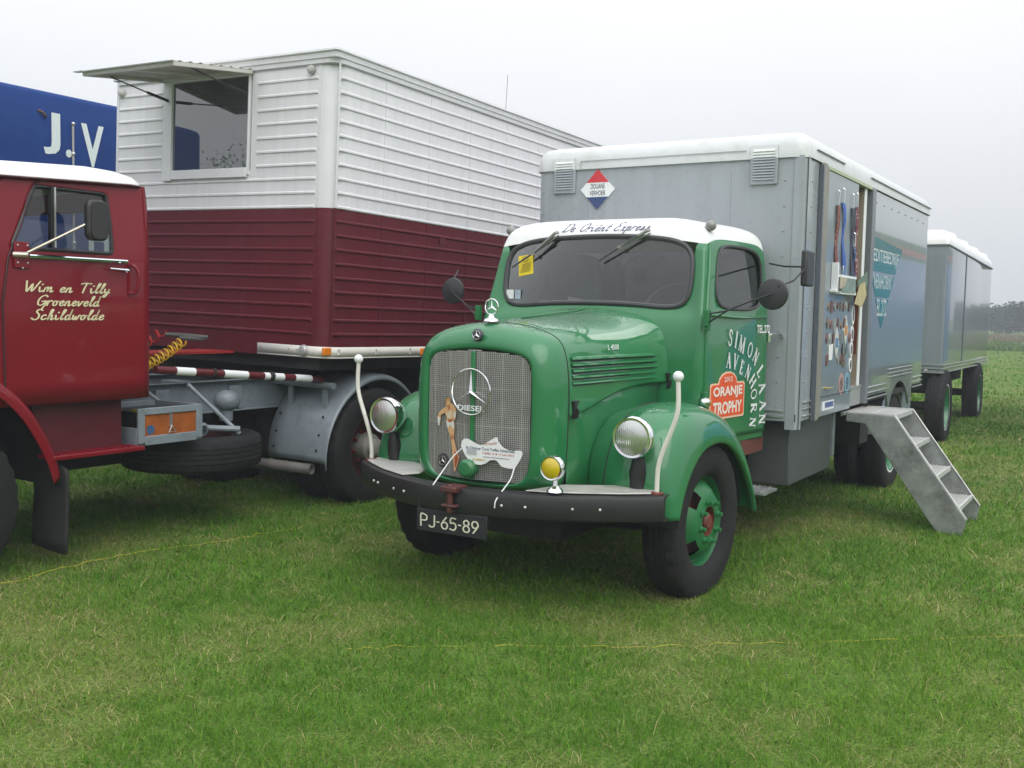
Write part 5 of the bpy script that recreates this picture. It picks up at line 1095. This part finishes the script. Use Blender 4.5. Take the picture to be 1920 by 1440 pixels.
round_lamp(-.235, 3.405, LG, .034); round_lamp(-2.40, 3.375, LG, .034); round_lamp(-.225, 1.268, LENS, .045)
for p in ((-.03, .02, 1.27), (.012, 1.23, 1.262)): obj('side_marker', MB().box(p[0] - .005, p[0] + .02, p[1] - .045, p[1] + .045, p[2] - .03, p[2] + .03), AMBER, t2, bev=.006)
# window with frame and raised flap
wf = obj('window_frame', MB().box(wx0 - .03, wx0 + .075, -.03, .03, wz0 - .06, wz1 + .02).box(wx1 - .03, wx1 - .012, -.02, .03, wz0 - .03, wz1 + .02).box(wx0 + .075, wx1 - .03, -.03, .03, wz0 - .05, wz0 + .025).box(wx0 + .075, wx1 - .03, -.03, .03, wz1 - .02, wz1 + .02), mat('frame_white', (.70, .71, .73), .35), t2, bev=.004)
obj('window_pane', MB().box(wx0 + .07, wx1 - .015, -.008, -.002, wz0 + .02, wz1), GLASS_D, wf)
flp = part('window_flap', t2, (0, -.02, 3.44), (R_(8), 0, 0))
L_ = .80
fpm = MB()
rows = []
nn_ = 24
for i in range(nn_ + 1):
    y = -L_ * i / nn_; zz = .012 if (i % 3 == 1) else 0.
    rows.append([(x, y, zz + .012) for x in (-1.86, -.84)])
obj('flap_sheet', MB().grid(rows), mat('flap_underside', (.40, .39, .35), .55, var=.12, vscale=5, dirt=(.2, .19, .16), dscale=6), flp, sol=.006, smooth=0)
obj('flap_frame', MB().box(-1.86, -1.82, -L_, 0, -.02, .01).box(-.88, -.84, -L_, 0, -.02, .01).box(-1.82, -.88, -L_, -L_ + .04, -.02, .01).box(-1.82, -.88, -.05, 0, -.02, .01).box(-1.37, -1.33, -L_, 0, -.012, .01), mat('flap_frame_white', (.52, .52, .48), .5), flp, bev=.003)
obj('flap_lip', MB().box(-1.90, -1.80, -L_ - .05, -L_ - .0, .008, .016).box(-1.80, -.82, -L_ - .03, -L_ - .0, .008, .016), mat('lip_grey', (.30, .32, .30), .5), flp)
for x in (-1.80, -.90):
    obj('gas_strut', MB().tube([(x, -.03, 3.27), (x, -.24, 3.295)], .013, 8).tube([(x, -.24, 3.295), (x, -.60, 3.345)], .006, 6), mat('strut_black', (.02, .02, .022), .35), t2)
# added light blocker, underframe, landing gear, wheels
ut = MB().box(-2.35, -.12, .05, 7.0, 1.12, 1.23).box(-2.3, -.3, 1.6, 7.0, .45, 1.12).box(-1.75, -1.65, .3, 7, .95, 1.12).box(-.85, -.75, .3, 7, .95, 1.12).box(-1.9, -.6, .2, 1.2, 1.02, 1.12); obj('trailer_frame_and_blocker', ut, DARK, t2)  # frame filled out with an unseen mass that blocks light from behind
lg = MB()
for x in (-.55, -1.95): lg.box(x - .06, x + .06, 2.3, 2.42, .30, 1.1).box(x - .12, x + .12, 2.22, 2.5, .26, .30)
obj('landing_leg', lg, DARK, t2)
for y in (5.0, 6.1):
    for s in (1, -1): wheel(t2, -1.25 + s * 1.05, y, .46, .48, .24, s, 'plain')
obj('underbody_blocker', MB().box(-2.2, -.2, 2.8, 4.4, .45, 1.1), DARK, t2)  # added unseen box, only stops light passing under the trailer
lt_ = MB().box(.0005, .012, 1.42, 1.50, 2.20, 2.27); obj('flap_latch', lt_, MAROON_T, t2)
ant = MB().tube([(-.45, 3.15, TT + .12), (-.45, 3.15, TT + .22)], .012, 6).tube([(-.45, 3.15, TT + .22), (-.44, 3.15, TT + .62)], .004, 6); obj('aerial', ant, mat('aerial_grey', (.3, .3, .3), .5), t2)
# ================================================================== MAROON TRACTOR
RM = vmat(-1.1762, 8.509, 0, 33)
rt_ = thing('tractor_unit', 'maroon lorry cab with white roof coupled to the semi trailer', 'truck', RM)
wheel(rt_, -.10, .08, .45, .50, .25, 1, 'red'); wheel(rt_, -2.05, .08, .45, .50, .25, -1, 'red')
wheel(rt_, -.42, .08, .45, .50, .25, 1, 'plain'); wheel(rt_, -1.75, .08, .45, .50, .25, -1, 'plain')
wheel(rt_, -.10, -3.56, .47, .50, .26, 1, 'plain'); wheel(rt_, -1.98, -3.56, .47, .50, .26, -1, 'plain')
obj('rear_axle', MB().tube([(-1.9, .08, .45), (-.2, .08, .45)], .11, 12).sphere((-1.05, .08, .5), .26, 8), DARK, rt_)
# chassis rails
fr_ = MB()
for x in (-.62, -1.48): fr_.box(x - .08, x - .07, -4.2, 1.0, .78, 1.03).box(x - .08, x, -4.2, 1.0, 1.02, 1.03).box(x - .08, x, -4.2, 1.0, .78, .79)
for y in (-1.6, -.9, .6): fr_.box(-1.5, -.65, y, y + .12, .80, .98)
obj('frame_rail', fr_, FGREY, rt_, bev=.004)
obj('coupling_plate', MB().box(-1.45, -.65, -.35, .75, 1.05, 1.10).box(-1.2, -.9, -.2, .5, .98, 1.05), DARK, rt_)
obj('frame_brace', MB().tube([(-.52, -1.42, 1.02), (-.10, -1.30, .68)], .016, 8).tube([(-.60, -1.75, 1.0), (-.45, -1.7, .9)], .014, 8), FGREY, rt_)
ac = MB(); ac.sphere((-.35, -1.20, .90), .10, 8, sc=(1, 1, .8)); ac.tube([(-.36, -1.2, .75), (-.36, -1.2, .9)], .05, 12); obj('air_reservoir', ac, FGREY, rt_)
# rear mudguard, grey, rolled edge
def mud(s):
    rows = []
    for a in np.linspace(R_(4), R_(184), 22):
        r_ = .60 + .05 * max(0, math.sin(a - R_(90))) ; y, z = .12 + r_ * 1.0 * math.cos(a), .43 + .645 * math.sin(a)
        if a > R_(150): y -= .0
        rows.append([(x, y + dy, z + dz) for x, dy, dz in ((-.62, 0, 0), (-.30, 0, .004), (-.04, 0, 0), (.015, -.0, -.012), (.03, .0, -.04), (.02, 0, -.06))])
    o = obj('rear_mudguard', MB().grid(rows), FGREY, rt_, sub=1, sol=.006)
mud(1)
mp = MB()
rows = [[(x, y, z) for x in (-.62, -.33, -.04, .015)] for y, z in ((-.30, .99), (-.42, .86), (-.50, .68), (-.545, .48), (-.55, .36))]
for x in (-.50, -.12): obj('mudguard_strap', MB().box(x - .025, x + .025, -.40, -.385, .80, .985), FGREY, rt_)
mb_ = MB(); [mb_.sphere((x, y, z), .011, 4) for x in (-.55, -.08) for y, z in ((-.46, .74), (-.505, .60), (-.535, .48))]; obj('mudguard_bolts', mb_, DARK, rt_, kind='stuff')
obj('mudguard_tube', MB().tube([(-.7, -.42, 1.0), (-.02, -.40, .985)], .028, 10), FGREY, rt_)
obj('exhaust_pipe', MB().tube([(-.9, -.9, .36), (-.5, -.68, .355), (-.06, -.60, .34)], .042, 14, caps=False), mat('pipe_grey_brown', (.10, .092, .085), .6, var=.3), rt_, sol=.004)
# spare wheel carried flat
sp_ = wheel(rt_, -.46, -1.72, .57, .50, .25, 1, 'red'); sp_.name = 'spare_wheel'; sp_.rotation_euler = (0, R_(-90), 0); sp_.location = (-.50, -1.40, .545)
wn = MB().tube([(-.35, -1.55, .73), (-.10, -1.30, .715)], .022, 10).lathe([(.05, 0), (.05, .06), (.03, .07)], (-.30, -1.52, .72), 'x', 16); obj('winch_handle', wn, FGREY, rt_)
# battery box
bb = part('battery_box', rt_)
obj('box_frame', MB().box(-.52, -.05, -2.22, -1.70, .685, .70).box(-.052, -.03, -2.22, -2.17, .70, .93).box(-.052, -.03, -1.75, -1.70, .70, .93).box(-.052, -.03, -2.17, -1.75, .885, .93).box(-.052, -.03, -2.17, -1.75, .685, .745).box(-.52, -.052, -1.72, -1.70, .70, .93).box(-.52, -.052, -2.22, -2.20, .70, .80).box(-.52, -.50, -2.2, -1.72, .70, .93), FGREY, bb, bev=.004)
obj('wooden_board', MB().box(-.06, -.042, -2.17, -1.75, .745, .885), WOOD, bb)
obj('hasp', MB().box(-.042, -.034, -1.97, -1.95, .80, .92).tube([(-.03, -1.96, .80), (-.025, -1.985, .76), (-.025, -1.93, .76), (-.03, -1.96, .80)], .005, 6), ALU, bb)
obj('blue_sticker', MB().prism([(-2.12 + .032 * math.cos(a), .785 + .032 * math.sin(a)) for a in np.linspace(0, 2 * math.pi, 15)[:-1]], lambda u, v, w_: (-.0415 + w_, u, v), .001), mat('sticker_blue', (.04, .09, .2), .5), bb)
obj('battery', MB().box(-.48, -.08, -2.18, -1.76, .70, .895), BLACK, bb); bc = MB()
for k in range(4): bc.box(-.2, -.1, -2.15 + k * .1, -2.10 + k * .1, .8955, .91)
obj('battery_caps', bc, mat('cap_yellow', (.5, .4, .05), .5), bb)
# cab: panelled shell; near side at x 0, far side at x -2.1
CX0, CX1 = -2.12, 0.
def cab_side(x, y, z): return x
cs = []
# plan ring of the cab, rear at y -2.2
def cring(z, xin, y0, y1, r): return [(x, y, z) for x, y in rrect(CX0 + xin, CX1 - xin, y0, y1, r, 4)]
CZ = [(1.005, .0, -4.35, -2.175, .10), (1.55, .0, -4.45, -2.18, .12), (1.90, .005, -4.42, -2.19, .12), (1.93, .01, -4.36, -2.19, .13), (2.27, .045, -4.10, -2.225, .15), (2.36, .06, -4.02, -2.25, .16)]
side_y = [-3.55, -3.12, -2.90, -2.45, -2.40]
def side_wall(s):
    """near or far cab side with its window opening"""
    X = lambda z: (-(float(np.interp(z, [1.005, 1.9, 2.36], [0, .005, .06]))) if s > 0 else CX0 + float(np.interp(z, [1.005, 1.9, 2.36], [0, .005, .06])))
    rows = []
    for z, f0, f1, w0, w1, r1 in ((1.005, -3.72, -3.60, -3.40, -2.43, -2.17), (1.5, -3.75, -3.60, -3.35, -2.43, -2.165), (1.86, -3.32, -3.25, -3.16, -2.425, -2.16), (1.915, -3.29, -3.20, -3.09, -2.425, -2.158), (1.955, -3.27, -3.18, -3.07, -2.425, -2.155),
                                 (2.10, -3.22, -3.12, -3.0, -2.425, -2.15), (2.245, -3.15, -3.05, -2.935, -2.435, -2.148), (2.283, -3.13, -3.04, -2.92, -2.44, -2.146), (2.36, -3.09, -3.02, -2.92, -2.46, -2.15)):
        ys = (f0, f1, w0, w0 + .05, (w0 + w1) / 2, w1 - .05, w1, w1 + .11, r1)
        rows.append([(X(z), y, z) for y in ys])
    return rows
for s in (1, -1):
    rows = side_wall(s)
    obj('cab_side', MB().grid(rows, skip=lambda i, j: i in (3, 4, 5, 6) and j in (2, 3, 4, 5)), MAROON, rt_, sub=2, sol=.02, soff=-1 if s > 0 else 1)
    wl = rows[3][2:7] + [rows[k][6] for k in (4, 5, 6)] + rows[7][2:7][::-1] + [rows[k][2] for k in (6, 5, 4)]; lp = bspline(wl, 4)
    obj('window_rubber', MB().tube(lp, .011, 8, closed=True), BLACK, rt_)
    obj('side_window', MB().grid([[(rows[i][c][0] - .012 * s, rows[i][c][1], rows[i][c][2]) for c in range(2, 7)] for i in range(3, 8)]), GLASS_S, rt_, sub=1)
    if s > 0: obj('window_bar', MB().box(-.05, -.018, -2.83, -2.805, 1.93, 2.285), BLACK, rt_); obj('window_bar_trim', MB().box(-.018, -.012, -2.812, -2.802, 1.93, 2.285), ALU, rt_)
# rear wall with rounded corners and a wide rear window
rows = []
for z, xin, yb in ((1.005, 0, -2.12), (1.60, .003, -2.115), (1.84, .005, -2.11), (2.02, .02, -2.105), (2.22, .035, -2.10), (2.30, .05, -2.098), (2.36, .06, -2.10)):
    c = .075; rows.append([(CX0 + xin, yb - .06, z), (CX0 + xin + .02, yb - .02, z), (CX0 + xin + c, yb, z), (CX0 + .28, yb, z), (CX0 + .8, yb, z), (CX1 - .8, yb, z), (CX1 - .28, yb, z), (CX1 - xin - c, yb, z), (CX1 - xin - .02, yb - .02, z), (CX1 - xin, yb - .06, z)])
obj('cab_rear_wall', MB().grid(rows, skip=lambda i, j: i in (2, 3) and j in (3, 4, 5)), MAROON, rt_, sub=2, sol=.02)
obj('rear_window', MB().grid([[(p[0], p[1] - .008, p[2]) for p in rows[k][3:7]] for k in (2, 3, 4)]), GLASS_S, rt_, sub=1)
obj('cab_floor', MB().box(CX0 + .02, CX1 - .02, -4.3, -2.2, 1.0, 1.06), BLACKM, rt_)
obj('cab_front', MB().grid([[(CX0 + .005, y, z), (CX0 + .3, y - .20, z), (-1.06, y - .27, z), (CX1 - .3, y - .20, z), (CX1 - .005, y, z)] for z, y in ((1.0, -3.70), (1.5, -3.73), (1.70, -3.62), (1.815, -3.34))]), MAROON, rt_, sol=.02)
nose = [[(-1.06 + hw * c_, y, 1.15 + hh * s_) for c_, s_ in ((-1, -1.1), (-1, .3), (-.85, .85), (-.4, 1.05), (0, 1.08), (.4, 1.05), (.85, .85), (1, .3), (1, -1.1))] for y, hw, hh in ((-3.55, .72, .50), (-4.1, .62, .46), (-4.75, .52, .42), (-4.85, .45, .36), (-4.86, .05, .03))]
obj('engine_bonnet', MB().grid(nose), MAROON, rt_, sub=2)
obj('front_bumper', MB().box(-2.05, -.05, -5.05, -4.97, .50, .70), WHITE, rt_, bev=.02)
obj('windscreen', MB().grid([[(CX0 + .05, y + .18, z), (CX0 + .3, y, z), (-1.06, y - .05, z), (CX1 - .3, y, z), (CX1 - .05, y + .18, z)] for z, y in ((1.80, -3.52), (2.31, -3.32))]), GLASS_W, rt_)
obj('windscreen_frame', MB().tube([(-.03, -3.345, 1.82), (-.045, -3.25, 2.1), (-.06, -3.14, 2.30)], .018, 8).tube([(-.03, -3.345, 1.82), (-.3, -3.54, 1.81), (-1.06, -3.6, 1.81)], .02, 8), mat('frame_rubber', (.06, .05, .05), .5), rt_)
rf_ = MB().grid([[(x, y, z) for x, y in rrect(CX0 + o_, CX1 - o_, -3.62 + o_ * .6, -2.10 - o_ * .9, .16, 6)] for o_, z in ((.055, 2.352), (.028, 2.358), (.03, 2.378), (.06, 2.412), (.13, 2.442), (.25, 2.465), (.45, 2.484), (.7, 2.496), (.9, 2.50))], cu=True)
rf_.v = [(x, y, z - .055 * min(1., max(0., (-2.45 - y) / .75))) for x, y, z in rf_.v]; obj('cab_roof', rf_, WHITE, rt_, smooth=60)
obj('drip_rail', MB().tube([(x, y, 2.354 - .055 * min(1., max(0., (-2.45 - y) / .75))) for x, y in rrect(CX0 + .03, CX1 - .03, -3.60, -2.115, .16, 6)], .008, 6, closed=True), mat('drip_maroon', (.05, .008, .01), .4), rt_)
sb = MB().box(-.55, -.08, -2.45, -2.3, 1.1, 1.80).box(-1.9, -1.4, -2.45, -2.3, 1.1, 1.80).box(-1.9, -.1, -2.9, -2.35, 1.1, 1.4); obj('cab_seat', sb, mat('seat_dark', (.04, .045, .06), .8), rt_, bev=.05)
# door outline, trim, handles, lettering
dg = MB().tube([(.004, -3.14, 1.02), (.004, -3.15, 1.6), (.0, -3.11, 1.86), (-.012, -3.02, 2.05), (-.04, -2.96, 2.22), (-.05, -2.91, 2.30), (-.055, -2.84, 2.325)], .006, 6); obj('door_gap', dg, mat('gap_maroon', (.03, .004, .005), .5), rt_)
obj('chrome_strip', MB().tube([(.008, -2.99, 1.872), (.008, -2.33, 1.872)], .0125, 10), CHROME, rt_)
dh = MB().tube([(.03, -2.47, 1.822), (.035, -2.34, 1.815)], [.007, .011], 8).tube([(.0, -2.355, 1.815), (.04, -2.355, 1.815)], .012, 8); obj('door_handle', dh, CHROME, rt_)
obj('grab_handle', MB().tube([(p[0], p[1], p[2]) for p in catmull([(0, -2.31, 1.85), (.03, -2.295, 1.845), (.045, -2.275, 1.80), (.045, -2.275, 1.73), (.03, -2.29, 1.68), (0, -2.31, 1.675)], 5)], .012, 8), MAROON, rt_)
for t_, y0_, z_, wd_ in (('Wim en Tilly', -3.025, 1.668, .575), ('Groeneveld', -2.945, 1.588, .42), ('Schildwolde', -2.975, 1.505, .48)):
    tx_ = MB(); script_text(tx_, t_, lambda u, v: (.0035, y0_ + u, z_ + v), wd_, .060, .105, .07, .22)
    obj('door_lettering', tx_, LCREAM, rt_, smooth=0, kind='stuff')
mm = part('side_mirror', rt_); 
obj('mirror_housing', MB().grid([[(.16 + dx, y, z) for y, z in [(a, b) for a, b in rrect(-2.735 + q, -2.595 - q, 1.975 + q, 2.215 - q, .045, 5)]] for dx, q in ((0, .0), (.03, .0), (.05, .015))], cu=True), mat('mirror_black_brown', (.02, .018, .018), .45), mm, sol=.004)
obj('mirror_back', MB().prism(rrect(-2.722, -2.608, 1.988, 2.202, .04, 5), lambda u, v, w_: (.205 + w_, u, v), .008), MATS['mirror_black_brown'], mm)
obj('mirror_arm', MB().tube([(.03, -3.04, 1.875), (.19, -2.66, 2.11)], .0085, 8).tube([(.0, -3.08, 1.875), (.05, -3.02, 1.875)], .018, 10), mat('arm_nickel', (.45, .42, .36), .35, .8), mm)
obj('mirror_bracket', MB().box(.0, .012, -3.08, -2.99, 1.80, 1.95), MAROON, mm, bev=.004)
sb = MB(); [sb.sphere((.012, y, z), .006, 4) for y, z in ((-3.06, 1.93), (-3.0, 1.93), (-3.06, 1.83), (-3.0, 1.83), (-3.03, 1.80))]; obj('bracket_screws', sb, ALU, mm, kind='stuff')
# skirt below the door, step board, front mudguard, flap
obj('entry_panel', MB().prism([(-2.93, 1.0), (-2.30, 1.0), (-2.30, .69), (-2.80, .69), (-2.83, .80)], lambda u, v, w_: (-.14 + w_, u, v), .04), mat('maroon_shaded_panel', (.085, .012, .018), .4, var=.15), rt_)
sp2 = MB().box(-.14, .03, -2.86, -2.215, .665, .695); obj('step_board', sp2, MAROON, rt_, bev=.006)
ck = MB(); [ck.box(-.12, .0, -2.8 + k * .07, -2.77 + k * .07, .695, .70) for k in range(8)]; obj('step_ridges', ck, MAROON, rt_)
rows = []
for y, z in ((-3.95, 1.16), (-3.70, 1.27), (-3.45, 1.28), (-3.25, 1.235), (-3.10, 1.13), (-2.98, 1.01), (-2.89, .86), (-2.82, .72), (-2.79, .60)):
    rows.append([(x, y + dy, z + dz) for x, dy, dz in ((-.55, 0, -.01), (-.25, 0, 0), (-.06, .0, 0), (.0, -.006, -.012), (.03, -.03, -.045), (.03, -.07, -.075))])
obj('front_mudguard', MB().grid(rows), MAROON, rt_, sub=2, sol=.008)
obj('mud_flap', MB().grid([[(-.26, -2.80, .66), (-.14, -2.805, .66), (-.05, -2.79, .65), (.025, -2.77, .60)], [(-.26, -2.81, .42), (-.14, -2.815, .42), (-.05, -2.80, .40), (.035, -2.77, .38)], [(-.26, -2.83, .13), (-.14, -2.84, .12), (-.05, -2.82, .10), (.035, -2.79, .09)]]), BLACKM, rt_, sub=2, sol=.012)
obj('wheel_arch_liner', MB().lathe([(.62, -.62), (.62, -.02)], (0, -3.42, .50), n=40, skip=lambda i, k: not (0 <= k <= 21)), BLACKM, rt_)
obj('engine_block', MB().box(-1.6, -.5, -4.2, -2.6, .5, 1.0), DARK, rt_); obj('gearbox', MB().box(-1.3, -.8, -2.6, -1.2, .45, .8), DARK, rt_); obj('far_side_blocker', MB().box(-2.05, -1.56, -2.3, -.7, .42, .98), DARK, rt_, bev=.05)  # far-side tank shape is added to block light from behind
obj('red_bracket', MB().box(-.9, -.5, -1.95, -1.0, 1.245, 1.262).box(-1.5, -.6, -2.0, -1.9, 1.28, 1.33), mat('bracket_red', (.28, .015, .012), .5), rt_)
# hoses and striped pole are things of their own
def coil(p0, p1, R, turns, r, sag, n=14):
    p0, p1 = Vector(p0), Vector(p1); d = (p1 - p0); t = d.normalized(); u = t.cross(Vector((0, 0, 1))).normalized(); q = u.cross(t); P = []
    for i in range(turns * n + 1):
        f = i / (turns * n); a = 2 * math.pi * i / n; P.append(p0 + d * f + Vector((0, 0, -sag * math.sin(f * math.pi))) + (u * math.cos(a) + q * math.sin(a)) * R)
    return MB().tube(P, r, 6)
def robj(name, mb, mats, label, cat, **k):
    o = obj(name, mb, mats, **k); o.matrix_world = RM; return tag(o, label, cat, k.get('group'))
robj('air_hose', coil((-.32, -2.2, 1.145), (-.36, -1.60, 1.35), .033, 15, .0075, .05), mat('hose_yellow', (.62, .36, .015), .4), 'yellow coiled air hose between maroon cab and trailer', 'hose')
robj('air_hose', coil((-.45, -2.2, 1.21), (-.50, -1.66, 1.42), .033, 8, .006, .03), mat('hose_red', (.42, .02, .015), .4), 'red coiled air hose behind the yellow one', 'hose')
gp = obj('hose_coupling', MB().tube([(-.48, -1.66, 1.395), (-.42, -1.55, 1.385), (-.33, -1.40, 1.375)], [.014, .02, .014], 8).tube([(-.40, -1.60, 1.37), (-.35, -1.42, 1.36)], .014, 8), mat('coupling_grey', (.06, .06, .055), .6, var=.4), rt_)
pl = MB(); pa, pb = Vector((-.12, -2.02, 1.172)), Vector((-.12, -.42, 1.035)); pole = robj('striped_pole', MB().tube([pa, pa + (pb - pa) * .9, pb], [.028, .028, .02], 12), mat('pole_maroon', (.10, .012, .016), .4), 'maroon pole with white bands lying above the tractor frame', 'pole')
for f0, f1 in ((.10, .20), (.36, .50), (.60, .645), (.655, .725), (.80, .91)): obj('white_band', MB().tube([pa + (pb - pa) * f0, pa + (pb - pa) * f1], .0292, 12), LTXT, pole)
for f0, f1 in ((.635, .66), (.30, .312)): obj('pole_clamp', MB().tube([pa + (pb - pa) * f0, pa + (pb - pa) * f1], .036, 12), DARK, pole)
# ================================================================== BLUE TARPAULIN LORRY BEHIND
def ray_pt(u, v, D):
    d = _r2 * (u - 960) - _u2 * (v - 720) + _fw * 1941; return Vector((0, 0, EYE)) + d * (D / d.dot(_fw))
bpnt = ray_pt(207, 195, 11.6)
BM = vmat(bpnt.x, bpnt.y, 0, 31)
bt = thing('tarpaulin_trailer', 'blue tarpaulin covered lorry with large white letters', 'truck', BM)
BT = bpnt.z
obj('tarpaulin', MB().grid([[(x, y, z) for x, y in rrect(-2.4 + o_, 0 - o_, -4.72 + o_, 5.0 - o_, .06 + o_, 4)] for o_, z in ((0, 1.15), (0, 2.0), (.004, 2.6), (.0, 3.3), (.004, BT - .06), (.02, BT - .02), (.06, BT), (.6, BT + .03))], cu=True), BLUE, bt, smooth=60)
LQ = []
def tarp_letter(t_, y_, z_, w0, h0): tt = MB(); fit_text(tt, t_, lambda u, v: (.006, y_ + u, z_ + v), w0, h0, bold=.03); obj('tarpaulin_lettering', tt, LGREEN, bt, smooth=0)
tarp_letter('J', -.84, BT - .66, .20, .44); tarp_letter('.', -.575, BT - .665, .075, .085); tarp_letter('V', -.385, BT - .73, .29, .46); tarp_letter('H', -.30, BT - 1.72, .27, .44)
obj('lacing_rod', MB().tube([(.012, -.49, BT - .28), (.012, -.49, 1.5)], .012, 8), mat('rod_grey', (.35, .35, .33), .5), bt); obj('tarpaulin_loop', MB().tube([(0, -.90, BT - .22), (.03, -.86, BT - .24), (.03, -.83, BT - .27), (0, -.81, BT - .27)], .014, 6), mat('loop_brown', (.1, .06, .04), .6), bt)
rv2 = MB()
for z in np.arange(BT - .3, 1.6, -.32): rv2.sphere((.016, -.49, z), .022, 5)
obj('lacing_ring', rv2, ALU, bt, kind='stuff')
obj('load_bed', MB().box(-2.4, 0, -4.7, 5.0, .95, 1.15), BLACKM, bt); obj('bed_frame', MB().box(-2.0, -.4, -4.7, 5.0, .6, .95), DARK, bt)
for y in (-2.6, -1.4, 3.6):
    for s in (1, -1): wheel(bt, -1.2 + s * 1.02, y, .48, .5, .25, s, 'plain')
obj('side_locker', MB().box(-.6, -.05, -.6, 3.0, .35, .95), BLACKM, bt)
# ================================================================== NEIGHBOURS OUT OF FRAME (mirrored in glass and gloss paint)
QM = vmat(8.3, 13.6, 0, 31.5)
ql = thing('parked_lorry', 'blue lorry with an orange stripe, mirrored in the grey box side', 'truck', QM)
obj('lorry_box', MB().grid([[(x, y, z) for x, y in rrect(0, 2.4, 0, 7.5, .06, 4)] for z in (.75, 2.72)], cu=True), mat('lorry_blue', (.05, .20, .52), .35, coat=.4), ql)
obj('orange_stripe', MB().grid([[(x, y, z) for x, y in rrect(-.004, 2.404, -.004, 7.504, .06, 4)] for z in (2.80, 2.92)], cu=True), mat('stripe_orange', (.50, .10, .03), .4), ql)
obj('lorry_top', MB().grid([[(x, y, z) for x, y in rrect(o_, 2.4 - o_, o_, 7.5 - o_, .07, 4)] for o_, z in ((0, 2.72), (0, 3.05), (.1, 3.1), (.9, 3.12))], cu=True), mat('top_green', (.03, .16, .07), .45), ql)
obj('lorry_frame', MB().box(.4, 2.0, -2.2, 7.4, .5, .75), DARK, ql)
obj('lorry_cab', MB().grid([[(x, y, z) for x, y in rrect(.1 + o_, 2.3 - o_, -2.2 + o_ * 2, -.1, .12, 4)] for o_, z in ((0, .6), (0, 1.5), (.1, 2.2), (.35, 2.32), (.8, 2.34))], cu=True), mat('lorry_blue', (.035, .15, .42)), ql, sub=1)
for y in (-1.3, 2.2, 5.8):
    for s in (1, -1): wheel(ql, 1.2 + s * 1.0, y, .48, .5, .25, s, 'plain')
BARK = mat('bark', (.06, .05, .04), .9, var=.3)
tlab = ['bushy broad tree beyond the left edge, mirrored in the flap window', 'slimmer tree beside the broad one, mirrored in the flap window', 'low round tree at the right of the mirrored trees']
for k, (tx, ty, tw, th) in enumerate(((-46, -3.2, 5.2, 9.6), (-50, 2.6, 4.2, 9.4), (-45, -12, 4.6, 8.6))):
    t_ = thing('tree', tlab[k], 'tree', Matrix.Translation((tx, ty, 0)), 'trees beyond the left edge')
    tk = MB().tube([(0, 0, -.1), (.1, .05, th * .3), (.0, .1, th * .6), (.1, 0, th * .85)], [.28, .22, .14, .04], 10)
    for q in range(7): a = q * 2.4; tk.tube([(0, .05, th * (.28 + .06 * q)), (math.cos(a) * tw * .35, math.sin(a) * tw * .35, th * (.42 + .06 * q)), (math.cos(a) * tw * .7, math.sin(a) * tw * .7, th * (.5 + .06 * q))], [.10, .06, .02], 6)
    obj('trunk', tk, BARK, t_)
    link_mesh('crown', leaf_mass('crown', [(0, 0, tw, th), (tw * .4, .5, tw * .6, th * .8), (-tw * .4, -.6, tw * .6, th * .85)], 17000, .075, (.05, .10, .03), None), t_)
